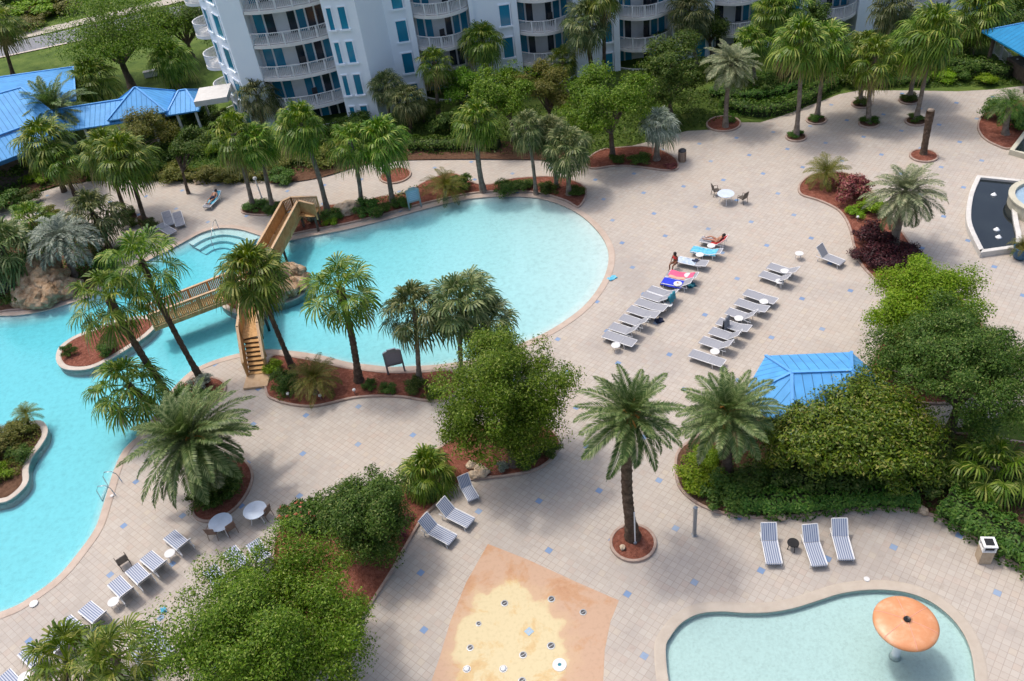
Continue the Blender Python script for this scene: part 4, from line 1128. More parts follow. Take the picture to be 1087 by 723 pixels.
def hedge(px, w, h, label, kind='shrub', leaf=.17, dens=70, seed=5, name='hedge'):
    pts = smooth_open([Vector((*p.xy, 0)) for p in GP(px)], 6)
    rng = np.random.default_rng(seed)
    base = pts[len(pts) // 2]
    root = thing(name, label, 'hedge', base)
    core = MB()
    Pn, Nn = [], []
    for i in range(len(pts) - 1):
        a, b = pts[i], pts[i + 1]
        L = (b - a).length
        if L < 1e-4: continue
        u = (b - a) / L; s = Vector((-u.y, u.x, 0))
        core.box((a + b) / 2 + Vector((0, 0, h * .35 - .05)), (L * 1.15, w * .6, h * .7), Matrix((u, s, Vector((0, 0, 1)))).transposed())
        n = int(L * (w + 2 * h) * dens) + 1
        f = rng.uniform(size=n); th = rng.uniform(-1, 1, n) * 1.75
        wob = 1 + .15 * np.sin(f * L * 3 + i * 1.7) + rng.uniform(-.14, .1, n)
        cx = np.sign(np.sin(th)) * np.abs(np.sin(th)) ** .6 * w * .5 * wob; cz = np.sign(np.cos(th)) * np.abs(np.cos(th)) ** .6
        z = np.where(cz > 0, h * (.45 + .55 * cz * wob), h * .45 * (1 + cz) ** 1.0 * rng.uniform(.2, 1, n))
        A = np.array(a)[None] + np.array(u)[None] * (f * L)[:, None] + np.array(s)[None] * cx[:, None]
        A[:, 2] = z
        Pn.append(A); Nn.append(np.array(s)[None] * np.sin(th)[:, None] + np.array([0, 0, 1])[None] * (np.cos(th) + .4)[:, None] + rng.normal(size=(n, 3)) * .4)
    Pn = np.vstack(Pn) - np.array(base); Nn = unit(np.vstack(Nn))
    V, Fq = leaf_quads(Pn, Nn, leaf, rng, .5)
    link('foliage', np_mesh('foliage', V, Fq, MT[kind]), root)
    part('stems', core, MT['hedge_core'], root, off=base)
    return root

hedge([(770, 112), (800, 121), (830, 118), (858, 106), (880, 92), (892, 80)], 1.6, 1.0, 'clipped curved hedge below the lawn of the plaza', 'oak_dark', .2, 90, 1)
hedge([(755, 100), (790, 104), (825, 100), (850, 90)], 1.5, .8, 'lighter inner hedge on the lawn behind the clipped curved hedge', 'shrub', .2, 80, 2)
hedge([(436, 158), (470, 158), (505, 157), (530, 158)], 1.7, 1.0, 'clipped straight hedge above the upper walkway', 'oak_dark', .2, 90, 3)
hedge([(985, 75), (1010, 72), (1040, 74), (1072, 82)], 1.6, 1.0, 'dark clipped hedge behind the plaza near the white railing', 'oak_dark', .2, 90, 4)
hedge([(930, 92), (960, 88), (985, 90)], 1.4, .7, 'short hedge behind the plaza planter rings', 'shrub', .2, 80, 9)
hedge([(785, 536), (830, 540), (880, 535), (930, 531), (970, 532)], 1.5, .9, 'dense green hedge along the kerb above the three striped loungers', 'shrub', .17, 190, 5)
hedge([(1000, 540), (1025, 553), (1055, 572), (1087, 592), (1125, 614)], 2.0, 1.1, 'dense dark hedge along the kerb by the square litter bin', 'shrub', .18, 190, 6)
hedge([(820, 505), (870, 512), (930, 505), (985, 490), (1030, 500), (1080, 530)], 2.6, 1.3, 'wide dark hedge under the magnolia and right edge palm', 'oak_dark', .18, 130, 7)
hedge([(150, 188), (200, 190), (250, 190.5), (290, 188)], 1.6, .8, 'olive hedge along the top of the upper left deck', 'olive', .2, 80, 8)

# ground cover nobody could count
def cover(px, n, leaf, mat, h, seed, name='ground_cover'):
    poly = GP(px); rng = np.random.default_rng(seed)
    xs = [p.x for p in poly]; ys = [p.y for p in poly]
    Q = []
    while len(Q) < n:
        x, y = rng.uniform(min(xs), max(xs)), rng.uniform(min(ys), max(ys))
        if inside(poly, x, y):
            hh = h * (.5 + .5 * math.sin(x * 1.1 + math.sin(y * .9) * 2) * math.sin(y * 1.4 + seed))
            Q.append((x, y, .02 + abs(rng.normal()) * .5 * max(.05, hh)))
    Q = np.array(Q); Nn = unit(rng.normal(size=Q.shape) * .6 + np.array([0, 0, 1]))
    V, Fq = leaf_quads(Q, Nn, leaf, rng, .5)
    tag(link(name, np_mesh(name, V, Fq, MT[mat])), 'low leafy ground cover between the shrubs', 'ground cover', None, 'stuff')
cover([(-40, 235), (12, 217), (66, 195), (150, 189), (250, 190), (330, 184), (400, 170), (440, 165), (425, 135), (260, 128), (210, 112), (60, 170), (-40, 200)], 26000, .22, 'shrub', .8, 1)
cover([(430, 166), (630, 163), (700, 148), (760, 130), (770, 95), (640, 105), (500, 118), (430, 130)], 12000, .22, 'oak_dark', .8, 2)
cover([(760, 128), (830, 120), (890, 98), (900, 88), (890, 70), (770, 80)], 7000, .2, 'shrub', .35, 3)
cover([(900, 95), (1087, 90), (1087, 62), (1000, 55), (900, 75)], 6500, .2, 'shrub', .5, 4)
cover([(725, 485), (720, 505), (745, 535), (790, 545), (850, 546), (930, 537), (1000, 548), (1087, 600), (1087, 480), (1000, 462), (930, 440), (830, 440), (760, 460)], 15000, .16, 'shrub', .6, 5)
cover([(0, 465), (25, 455), (42, 452), (45, 462), (28, 488), (22, 505), (0, 515), (-30, 515), (-30, 475)], 3500, .14, 'olive', .6, 6)
cover([(295, 245), (330, 238), (400, 226), (450, 214), (480, 200), (455, 196), (400, 212), (350, 222), (305, 234)], 2500, .16, 'shrub', .5, 7)
cover([(25, 240), (70, 235), (110, 265), (120, 285), (60, 322), (0, 326), (0, 250)], 12000, .2, 'shrub', .9, 8)
cover([(-60, 8), (40, 25), (90, -5), (120, -20), (30, -30), (-90, -20)], 9000, .5, 'olive', 1.6, 9)

# ------------------------------------------------------------------ rocks
def rock_mesh(seed, n=2):
    import bmesh
    from mathutils import noise
    b = bmesh.new(); bmesh.ops.create_icosphere(b, subdivisions=3, radius=1)
    for v in b.verts:
        p = v.co.copy() * 1.3 + Vector((seed * 7.1, 0, 0))
        k = 1 + .38 * noise.noise(p) + .16 * noise.noise(p * 2.7)
        v.co *= k
        v.co.z = max(v.co.z, -.5)
    me = bpy.data.meshes.new('boulder'); b.to_mesh(me); b.free()
    return me
RK = [rock_mesh(i) for i in range(4)]
for m in RK: m.materials.append(MT['rock'])
RS = [rock_mesh(i + 9) for i in range(2)]
for m in RS: m.materials.append(MT['stone'])
def rock(px, r, label, i=0, z=.1, sz=.8, stone=False, group=None):
    o = link('boulder', (RS if stone else RK)[i % (2 if stone else 4)])
    o.location = G(*px, z); o.scale = (r, r * .85, r * sz); o.rotation_euler = (0, 0, i * 1.7 + px[0])
    return tag(o, label, 'rock', group)
wf = thing('rock_waterfall', 'stacked brown rock waterfall at the upper left lagoon edge', 'rock waterfall', G(50, 320, .05), 0)
rr = random.Random(4)
for (x, y), r, z in [((31, 322), .9, .5), ((44, 322), 1.0, .5), ((58, 318), .95, .5), ((70, 313), .8, .5), ((40, 315), .9, 1.1), ((54, 311), 1.0, 1.2), ((66, 309), .8, 1.1), ((50, 305), .85, 1.7), ((78, 309), .7, .4), ((24, 322), .7, .3), ((62, 300), .8, 1.5)]:
    o = link('rock', RK[rr.randrange(4)], wf)
    o.location = G(x, y, 0) + Vector((0, 0, z)) - wf.location; o.scale = (r * 1.3, r * 1.05, r * 1.0); o.rotation_euler = (rr.uniform(-.4, .4), rr.uniform(-.4, .4), rr.uniform(0, 6))
wf2 = thing('rock_waterfall', 'rock pile on the round island under the wooden bridge', 'rock waterfall', G(312, 306, .05), 0)
for (x, y), r, z in [((318, 308), .8, .5), ((308, 314), .9, .5), ((297, 317), .8, .4), ((313, 300), .85, .9), ((303, 305), .9, 1.0), ((295, 303), .8, .8), ((321, 299), .6, .4), ((284, 318), .7, .3), ((306, 295), .8, .6)]:
    o = link('rock', RK[rr.randrange(4)], wf2)
    o.location = G(x, y, 0) + Vector((0, 0, z)) - wf2.location; o.scale = (r * 1.1, r * .9, r * .75); o.rotation_euler = (rr.uniform(-.4, .4), rr.uniform(-.4, .4), rr.uniform(0, 6))
rock((369, 222), .95, 'large pale grey boulder on the north shore bed', 1, .25, .75, True)
rock((500, 494), .30, 'leftmost of the pale stones on the red mulch under the big tree', 0, .18, .8, True)
rock((508, 497), .27, 'small pale stone at the back of the pale stone group on mulch', 1, .18, .8, True)
rock((503.5, 504), .34, 'pale stone nearest the kerb in the group on mulch', 1, .18, .7, True)
rock((512.5, 502), .36, 'rightmost and largest of the pale stones on the red mulch', 0, .18, .7, True)
rock((661, 581), .15, 'little pale stone in the round red mulch ring', 0, .2, .8, True)
rock((938, 300), .35, 'pink-grey stone at the kerb below the purple shrubs', 0, .2, .7, True)
rock((980, 542), .26, 'tan stone on the soil above the three striped loungers', 1, .18, .8, True)
rock((829, 549), .22, 'tan stone on the soil beside the left striped lounger', 0, .18, .8, True)
rock((118, 283), .8, 'grey flat rock by the sabal palm on the walkway edge', 1, .2, .5, True)
rock((126, 292), .6, 'pale rock at the lagoon edge behind the leaning fan palms', 0, .2, .6, True)
rock((212, 192), .5, 'tan stone at the deck edge behind the sunbather', 1, .15, .5, True)

# ------------------------------------------------------------------ apartment building
BB = Vector((16, 80, 0))
bld = thing('apartment_building', 'white apartment block with curved balconies and teal windows along the top', 'building', BB)
ZT = 17.0
def bpart(name, mb, mat, parent=None):
    return part(name, mb, mat, parent or bld, off=BB if parent is None or parent is bld else (0, 0, 0))
MODS = [(-1.5, 79.9), (8.0, 79.9), (17.4, 79.9), (26.5, 79.9), (35.6, 79.9), (44.9, 79.9), (54.2, 79.9)]
W = 5.1
FL = [-1.2, 1.8, 4.8, 7.8, 10.8, 13.8]
wall = MB()
fy = 80.0
xs = -4.0
for x0, _ in MODS:
    wall.box(((xs + x0) / 2, fy + 3, (ZT - 1) / 2), (x0 - xs, 6, ZT + 1))
    # pier proud of the wall beside the balcony
    wall.box((x0 - .28, fy - .12, (ZT - 1) / 2), (.55, .30, ZT + .98))
    wall.box((x0 + W + .2, fy - .10, (ZT - 1) / 2), (.40, .26, ZT + .96))
    xs = x0 + W
wall.box((66, fy + 3, (ZT - 1) / 2), (13.4, 6, ZT + 1))
wall.box((32, fy + 9, ZT / 2 - .5), (75, 6, ZT + .99))
tower = [(-3.97, 80.0), (-6.1, 76.5), (-9.0, 77.0), (-9.0, 80.2), (-15.8, 80.2), (-15.8, 78.1), (-17.85, 78.55), (-20.2, 82.6), (-20.2, 92), (-3.97, 92)]
wall.prism(tower, -1, ZT + .4)
bpart('wall', wall, MT['stucco'])
par = MB()
for z in FL[1:]:
    par.box((30, 85.96, z), (70, .02, .02))
roof = MB().prism([(-3, 79.6), (73, 79.6), (73, 92.5), (-3, 92.5)], ZT + .1, ZT + .5)
bpart('roof', roof, MT['concrete'])

def window(p0, p1, z0, z1, name='window', proud=.03, mat='glass'):
    """framed window lying on the wall line p0-p1 (left to right seen from outside)"""
    a = Vector((*p0, 0)); b = Vector((*p1, 0)); u = (b - a).normalized(); n = Vector((u.y, -u.x, 0))
    w = (b - a).length
    fr = MB(); t = .10
    c = (a + b) / 2 + n * proud
    R = Matrix((u, n, Vector((0, 0, 1)))).transposed()
    zc = (z0 + z1) / 2
    fr.box(a + u * t / 2 + n * (proud) + Vector((0, 0, zc)), (t, .12, z1 - z0), R)
    fr.box(b - u * t / 2 + n * (proud) + Vector((0, 0, zc)), (t, .12, z1 - z0), R)
    fr.box(c + Vector((0, 0, z1 - t / 2)), (w - 2 * t, .12, t), R)
    fr.box(c + n * .03 + Vector((0, 0, z0 - .04)), (w + .16, .26, .16), R)
    f = bpart(name, fr, MT['stucco'])
    pn = MB().box(c - n * .01 + Vector((0, 0, zc)), (w - 2 * t, .05, z1 - z0 - t), R)
    part('pane', pn, MT[mat], f, off=BB)
for k, z in enumerate((1.8, 4.8, 7.8, 10.8, 13.8)):
    for x0, _ in MODS:
        if x0 - 1.9 > -4: window((x0 - 1.75, fy), (x0 - .62, fy), z - 2.0, z + .02)
    window((-8.75, 76.957), (-8.15, 76.853), z - 2.0, z + .02)
    window((-7.75, 76.784), (-6.95, 76.646), z - 2.0, z + .02)
    window((-18.85, 80.27), (-18.05, 78.89), z - 2.05, z + .05)
    window((-19.95, 82.17), (-19.45, 81.3), z - 2.05, z + .05)

def arc_front(x0, x1, y, bulge, n=14):
    return [Vector((x0 + (x1 - x0) * i / n, y - bulge * math.sin(PI * i / n) ** .8)) for i in range(n + 1)]

def balcony(x0, x1, yb, yf, bulge, z, doors, kseed):
    """slab with bulging front, railing on it, doors and wall behind (slab underside z)"""
    fr = arc_front(x0, x1, yf, bulge)
    sl = MB().prism([Vector((x0, yb))] + fr + [Vector((x1, yb))], z, z + .28)
    s = bpart('balcony', sl, MT['concrete'])
    rl = MB(); zt = z + .28
    pts = [Vector((p.x, p.y + .10, 0)) for p in fr]
    for i in range(len(pts) - 1):
        a, b = pts[i], pts[i + 1]
        rl.bar(a + Vector((0, 0, zt + 1.05)), b + Vector((0, 0, zt + 1.05)), .07, .06)
        rl.bar(a + Vector((0, 0, zt + .12)), b + Vector((0, 0, zt + .12)), .05, .05)
        L = (b - a).length; n = max(2, int(L / .13))
        for j in range(n):
            p = a.lerp(b, (j + .5) / n)
            rl.box((p.x, p.y, zt + .58), (.035, .035, .9))
    m = len(pts) - 1
    for q in range(0, m + 1, 3):
        p = pts[min(q, m)]
        rl.box((p.x, p.y, zt + .53), (.09, .09, 1.08))
    part('railing', rl, MT['white_metal'], s, off=BB)
    # glass doors stand on the slab against the back wall
    dz0, dz1 = z + .30, z + 2.92
    x = x0 + .12
    rngd = random.Random(kseed)
    for wd, kind in doors:
        if kind == 'w':
            x += wd; continue
        d = MB()
        d.box((x + .04, yb - .03, (dz0 + dz1) / 2), (.08, .10, dz1 - dz0))
        d.box((x + wd - .04, yb - .03, (dz0 + dz1) / 2), (.08, .10, dz1 - dz0))
        d.box((x + wd / 2, yb - .03, dz1 - .05), (wd - .16, .10, .1))
        dd = bpart('sliding_door', d, MT['white_metal'])
        dark = kind == 'd' or (kind == '?' and rngd.random() < .5)
        part('pane', MB().box((x + wd / 2, yb - .02, (dz0 + dz1) / 2 - .05), (wd - .16, .05, dz1 - dz0 - .12)), MT['glass_dark' if dark else 'glass'], dd, off=BB)
        x += wd
    return s
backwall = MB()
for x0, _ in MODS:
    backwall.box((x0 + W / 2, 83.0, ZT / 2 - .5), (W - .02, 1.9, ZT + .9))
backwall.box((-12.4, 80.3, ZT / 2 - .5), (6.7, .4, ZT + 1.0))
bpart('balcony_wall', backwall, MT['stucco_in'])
for k, z in enumerate((-1.2, 1.8, 4.8, 7.8, 10.8, 13.8)):
    for i, (x0, y) in enumerate(MODS):
        balcony(x0 + .02, x0 + W - .02, 82.04, 80.05, 1.35, z, [(.78, 't'), (.78, '?'), (1.05, 'w'), (.75, 'd'), (.75, '?'), (.75, 't')], k * 10 + i)
    balcony(-15.76, -9.04, 80.08, 78.15, .75, z, [(.1, 'w'), (.95, 't'), (.95, '?'), (1.05, 'w'), (.85, '?'), (.85, 't'), (.85, 'd'), (.85, '?')], k * 10 + 9)
    # rounded balcony on the far left end
    cx, cy = -20.15, 84.2
    lp = [Vector((cx, cy + 1.6))] + [Vector((cx + 1.65 * math.cos(a), cy + 1.6 * math.sin(a))) for a in np.linspace(PI / 2 + .1, 3 * PI / 2 - .1, 14)] + [Vector((cx, cy - 1.6))]
    s = bpart('balcony', MB().prism(lp, z, z + .28), MT['concrete'])
    rl = MB()
    for i in range(1, len(lp) - 2):
        a, b = Vector((*lp[i], 0)), Vector((*lp[i + 1], 0))
        rl.bar(a + Vector((.06, 0, z + 1.33)), b + Vector((.06, 0, z + 1.33)), .07, .06)
        for j in range(3):
            p = a.lerp(b, (j + .5) / 3); rl.box((p.x + .06, p.y, z + .84), (.05, .05, .98))
    part('railing', rl, MT['white_metal'], s, off=BB)

# balcony furniture
def bchair(x, y, z, label):
    t = thing('balcony_chair', label, 'chair', (x, y, z), .4, 'chairs on the balconies')
    part('seat', MB().box((0, 0, .42), (.5, .5, .06)), MT['steel_dark'], t)
    part('backrest', MB().box((0, .25, .75), (.5, .05, .6)), MT['steel_dark'], t)
    l = MB()
    for sx in (-.22, .22):
        for sy in (-.22, .22): l.box((sx, sy, .2), (.04, .04, .4))
    part('legs', l, MT['steel_dark'], t)
bchair(-11.9, 79.0, 4.8 + .28, 'dark chair on the middle balcony of the first stack')
bchair(-11.6, 79.0, 1.8 + .28, 'dark chair on the low balcony of the first stack')
bchair(20.3, 80.8, 1.8 + .28, 'dark chair on the low balcony of the fourth stack')
bchair(20.6, 80.8, 4.8 + .28, 'brown chair on the upper balcony of the fourth stack')
bchair(11.2, 80.6, 4.8 + .28, 'dark chair on the balcony of the third stack')
bchair(1.0, 80.6, 4.8 + .28, 'dark chair on the balcony of the second stack')

# ------------------------------------------------------------------ blue roofed buildings
def roof_face(mb_list, pts, mat_uv_dir=None):
    mb_list.append(([Vector(p) for p in pts], mat_uv_dir))

def roof_obj(faces, mat, parent, off, name='roof', thick=.12):
    """each face a slab with UV: u along its eave (first edge), v up the slope"""
    V = []; Fc = []; UVs = []
    for pts in faces:
        pts = [Vector(p) for p in pts]
        n = (pts[1] - pts[0]).cross(pts[2] - pts[1]).normalized()
        if n.z < 0: pts = [pts[1], pts[0]] + pts[:1:-1]; n = (pts[1] - pts[0]).cross(pts[2] - pts[1]).normalized()
        u = (pts[1] - pts[0]).normalized(); v = n.cross(u)
        o = len(V); k = len(pts)
        V += [p - Vector(off) for p in pts] + [p - Vector((0, 0, thick)) - Vector(off) for p in pts]
        Fc.append(list(range(o, o + k))); UVs += [((p - pts[0]).dot(u), (p - pts[0]).dot(v)) for p in pts]
        Fc.append(list(range(o + 2 * k - 1, o + k - 1, -1))); UVs += [(.1, .1)] * k
        for i in range(k):
            j = (i + 1) % k
            Fc.append([o + j, o + i, o + k + i, o + k + j]); UVs += [(.1, .1)] * 4
    me = bpy.data.meshes.new(name); me.from_pydata([tuple(v) for v in V], [], Fc); me.materials.append(mat)
    uv = me.uv_layers.new(name='UVMap')
    for i, q in enumerate(UVs): uv.data[i].uv = q
    me.update()
    return link(name, me, parent)

def caps(segs, parent, off, w=.16):
    mb = MB()
    for a, b in segs:
        mb.bar(Vector(a) + Vector((0, 0, .03)), Vector(b) + Vector((0, 0, .03)), w, .08)
    part('ridge_cap', mb, MT['roof_cap'], parent, off=off)

def split_posts(mb, mat, parent, off):
    for i in range(0, len(mb.v), 8):
        one = MB(); one.add(mb.v[i:i + 8], [(3, 2, 1, 0), (4, 5, 6, 7), (0, 1, 5, 4), (1, 2, 6, 5), (2, 3, 7, 6), (3, 0, 4, 7)])
        part('post', one, mat, parent, off=off)

# near gazebo
go = Vector((16.2, 29.8, 0))
gz = thing('gazebo', 'bright blue metal roofed gazebo behind the magnolia', 'gazebo', go)
ze, zr = 3.1, 4.5
FLc, FRc, Rc, NR, NL, Lc = (14.6, 33.2, ze), (18.9, 32.4, ze), (19.6, 29.6, ze), (17.6, 26.8, ze), (13.8, 27.4, ze), (12.4, 30.5, ze)
RL, RR = (14.7, 30.2, zr), (17.5, 29.65, zr)
roof_obj([[FRc, FLc, RL, RR], [NL, NR, RR, RL], [FLc, Lc, RL], [Lc, NL, RL], [Rc, FRc, RR], [NR, Rc, RR]], MT['roof_light'], gz, go)
caps([(RL, RR), (FLc, RL), (Lc, RL), (NL, RL), (FRc, RR), (Rc, RR), (NR, RR)], gz, go)
ps = MB()
for p in (FLc, FRc, Rc, NR, NL, Lc):
    q = Vector(p).lerp(Vector((go.x, go.y, ze)), .12); ps.box((q.x, q.y, 1.5), (.18, .18, 3.1))
split_posts(ps, MT['white_metal'], gz, go)
part('counter', MB().box((16.3, 29.8, .55), (3.2, 1.2, 1.1), -.18), MT['rim'], gz, off=go)

# hall at the far left
ho = Vector((-42, 80, 0))
hall = thing('poolside_hall', 'low hall with large overlapping blue metal roofs at the left edge', 'building', ho)
A0, A1 = Vector((-60, 60.0, 3)), Vector((-36.0, 75.9, 3))
B0, B1 = Vector((-61.5, 62.4, 4.2)), Vector((-36.4, 78.2, 4.2))
C0, C1 = Vector((-66, 68.5, 7.0)), Vector((-38.3, 82.2, 6.2))
hip = Vector((-35.2, 79.4, 4.25)); 
back1 = Vector((-44, 90.6, 4.2))
roof_obj([[A0, A1, B1, B0], [A1, Vector((-34.2, 79.0, 3)), hip, B1]], MT['roof_light'], hall, ho)
roof_obj([[B0 + Vector((0, 0, .15)), B1 + Vector((0, 0, .15)), C1, C0], [B1 + Vector((0, 0, .15)), hip + Vector((0, 0, .1)), C1]], MT['roof_light'], hall, ho)
D0, D1, D2, D3 = Vector((-34.4, 83.0, 4.0)), Vector((-36.6, 91.2, 4.4)), Vector((-62, 86.0, 6.4)), Vector((-60, 77.0, 6.6))
roof_obj([[D0, D1, D2, D3]], MT['roof_blue'], hall, ho)
caps([(B0 + Vector((0, 0, .15)), B1 + Vector((0, 0, .15))), (C0, C1), (C1, hip), (D1, D2), (D0, D1), (A1, B1)], hall, ho)
hw = MB()
hw.prism([(-59, 62.5), (-37.2, 76.8), (-36.5, 80), (-38, 89), (-58, 85)], -.1, 3.0)
part('wall', hw, MT['wood_dark'], hall, off=ho)
fa = MB(); fa.bar(A0 - Vector((0, 0, .2)), A1 - Vector((0, 0, .2)), .06, .32)
part('fascia', fa, MT['roof_blue'], hall, off=ho)
# solar panel patch
part('skylight', MB().box(Vector((-43.5, 73.9, 4.05)), (1.6, 1.0, .06), Matrix.Rotation(.56, 3, 'Z') @ Matrix.Rotation(.5, 3, 'X')), MT['glass'], hall, off=ho)

# covered walkway
wo = Vector((-29, 80.8, 0))
wk = thing('covered_walkway', 'covered walkway with blue hipped metal roof leading to the white tower', 'covered walkway', wo)
y0, ym, y1 = 78.4, 80.8, 83.2
def hipunit(xa, xb, ze, zr, ins):
    a, b, c, d = (xa, y0, ze), (xb, y0, ze), (xb, y1, ze), (xa, y1, ze)
    r1, r2 = (xa + ins, ym, zr), (xb - ins, ym, zr)
    if r2[0] - r1[0] < .1: r2 = (r1[0] + .1, ym, zr)
    return [[a, b, r2, r1], [c, d, r1, r2], [d, a, r1], [b, c, r2]], [(r1, r2), (a, r1), (b, r2), (c, r2), (d, r1)]
f1, c1 = hipunit(-36.5, -27.4, 3.0, 4.2, .05)
f2, c2 = hipunit(-30.6, -25.2, 3.35, 5.1, 2.6)
f3, c3 = hipunit(-25.4, -22.3, 3.0, 4.2, 1.2)
roof_obj(f1 + f2 + f3, MT['roof_light'], wk, wo)
caps(c1[:1] + c2 + c3, wk, wo)
ps = MB()
for x in (-36, -33, -30, -27, -24.5, -22.8):
    for y in (78.8, 82.8): ps.box((x, y, 1.5), (.2, .2, 3))
split_posts(ps, MT['white_metal'], wk, wo)
part('flat_roof', MB().box((-20.9, 79.6, 3.75), (3.0, 3.2, .5)), MT['rim'], wk, off=wo)

# upper right pavilion
po = Vector((50.5, 65.5, 0))
pv = thing('pavilion', 'teal-blue metal roofed pavilion cut by the upper right edge', 'pavilion', po)
a, b, c, d = (46.6, 68.9, 3.1), (46.9, 61.8, 3.1), (56, 61.8, 3.1), (56, 68.9, 3.1)
r1, r2 = (50.2, 65.4, 4.9), (53, 65.4, 4.9)
roof_obj([[a, b, r1], [b, c, r2, r1], [c, d, r2], [d, a, r1, r2]], MT['roof_teal'], pv, po)
caps([(r1, r2), (a, r1), (b, r1), (c, r2), (d, r2)], pv, po, .12)
ps = MB()
for x in (47.4, 51, 55):
    for y in (62.5, 68.2): ps.box((x, y, 1.5), (.22, .22, 3))
split_posts(ps, MT['wood_dark'], pv, po)
part('bar_counter', MB().box((51.3, 65.4, .6), (6, 3.4, 1.2)), MT['wood_dark'], pv, off=po)

# white railing fence by the pavilion
fa, fb = G(1054, 57), G(1092, 92)
fc = thing('railing_fence', 'white picket railing beside the upper right pavilion', 'fence', fa)
rl = MB()
for z in (.15, 1.1): rl.bar(fa + Vector((0, 0, z)), fb + Vector((0, 0, z)), .06, .06)
L = (fb - fa).length
for i in range(int(L / .15)):
    p = fa.lerp(fb, i * .15 / L); rl.box((p.x, p.y, .62), (.03, .03, .95))
part('rails', rl, MT['white_metal'], fc, off=fa)
pp = MB()
for i in range(6):
    p = fa.lerp(fb, i / 5); pp.box((p.x, p.y, .62), (.12, .12, 1.24))
split_posts(pp, MT['white_metal'], fc, fa)

# ------------------------------------------------------------------ wooden footbridge
bo = Vector((-14.8, 50.5, 0))
br = thing('footbridge', 'three armed cedar footbridge with slatted railings and stairs over the lagoon', 'bridge', bo)
zd = 1.35
Nn_ = Vector((-14.8, 50.6, zd)); A_ = Vector((-12.75, 59.6, zd)); B_ = Vector((-21.4, 48.2, zd - .15)); C_ = Vector((-14.4, 44.6, zd)); E_ = Vector((-14.15, 42.35, .18))
bw = 1.25
def arm(a, b, ta=0, tb=0):
    u = (b - a).normalized(); h = Vector((u.x, u.y, 0)).normalized(); s = Vector((-h.y, h.x, 0))
    L = (b - a).length
    dk = MB(); n = int(L / .16)
    for i in range(n):
        p = a.lerp(b, (i + .5) / n); dk.bar(p - s * bw / 2, p + s * bw / 2, .145, .05, up=Vector((0, 0, 1)))
    part('deck_boards', dk, MT['wood'], br, off=bo)
    bm = MB()
    for q in (-1, 1): bm.bar(a + s * q * bw * .46 - Vector((0, 0, .17)), b + s * q * bw * .46 - Vector((0, 0, .17)), .09, .26)
    part('beam', bm, MT['wood'], br, off=bo)
    return u, s, L
def rail(pts, name='railing'):
    """slatted railing along a polyline at deck level"""
    r = MB(); up1 = Vector((0, 0, 1.08))
    for a, b in zip(pts[:-1], pts[1:]):
        r.bar(a + up1, b + up1, .17, .05, 1)
        r.bar(a + up1 - Vector((0, 0, .07)), b + up1 - Vector((0, 0, .07)), .05, .10)
        r.bar(a + Vector((0, 0, .12)), b + Vector((0, 0, .12)), .05, .10)
        L = (b - a).length; n = max(2, int(L / .12))
        for i in range(n):
            p = a.lerp(b, (i + .5) / n); r.box((p.x, p.y, p.z + .56), (.075, .075, .9))
        m = max(1, round(L / 1.5))
        for i in range(m + 1):
            p = a.lerp(b, i / m); r.box((p.x, p.y, p.z + .42), (.11, .11, 1.36))
    return part(name, r, [MT['wood'], MT['wood_rail']], br, off=bo)
for a, b in ((A_, Nn_), (Nn_, B_), (Nn_, C_)): arm(a, b)
def sideof(a, b):
    h = (b - a); h.z = 0; h.normalize(); return Vector((-h.y, h.x, 0))
sA = sideof(A_, Nn_); sB = sideof(Nn_, B_); sC = sideof(Nn_, C_)
hb = bw / 2
hA = Vector((Nn_ - A_).normalized()); hB = (B_ - Nn_).normalized(); hC = (C_ - Nn_).normalized()
rail([A_ + sA * hb, Nn_ + sA * hb - hA * .1, C_ + sC * hb])               # east side
rail([A_ - sA * hb, Nn_ - sA * hb - hA * .75 , B_ - sB * hb])              # north-west inside
rail([B_ + sB * hb, Nn_ + sB * hb + hB * .65, C_ - sC * hb])              # south-west inside
# landing at the north end with a short flight to the right
la = A_ + Vector((.35, .25, 0)); lb = Vector((-11.1, 59.2, zd)); 
ld = MB()
for i in range(12):
    p = (A_ - sA * .2).lerp(Vector((-11.0, 59.0, zd)), i / 11); ld.box(p + Vector((0, .1, 0)), (.17, 1.2, .05), -.25)
part('landing', ld, MT['wood'], br, off=bo)
rail([A_ + sA * hb * 1.0, Vector((-10.9, 58.5, zd))])
rail([A_ - sA * hb, A_ - sA * hb * .2 - hA * .55, Vector((-10.75, 59.6, zd))])
# stairs to the south deck
st = MB(); n = 8
u = (E_ - C_)
for i in range(n):
    f = (i + .5) / n
    p = C_ + Vector((u.x * f, u.y * f, 0)); z = zd + (E_.z - zd) * (i + 1) / n
    st.box((p.x, p.y, z), (bw - .16, abs(u.y) / n + .05, .05), -.1)
    st.box((p.x, p.y + abs(u.y) / n * .5, z + .07), (bw - .18, .03, .14), -.1, 1)
part('stairs', st, [MT['wood'], MT['wood_dark']], br, off=bo)
sg = MB()
for q in (-1, 1): sg.bar(C_ + sC * q * (hb - .03), E_ + sC * q * (hb - .03), .06, .34)
part('stringers', sg, MT['wood'], br, off=bo)
rail([C_ + sC * hb, E_ + sC * hb]); rail([C_ - sC * hb, E_ - sC * hb])
part('platform', MB().box((-14.15, 41.75, .09), (1.5, 1.25, .14), -.08), MT['wood_rail'], br, off=bo)
lg = MB()
for p in (A_ + sA * .5, A_ - sA * .5, Vector((-11.1, 58.6, 0)), Vector((-11.0, 59.5, 0))):
    lg.box((p.x, p.y, .62), (.16, .16, 1.3))
for a, b, m in ((A_, Nn_, 2), (Nn_, C_, 2)):
    s = sideof(a, b)
    for i in range(1, m):
        for q in (-.5, .5):
            p = a.lerp(b, i / m) + s * q; lg.box((p.x, p.y, .05), (.15, .15, 2.3))
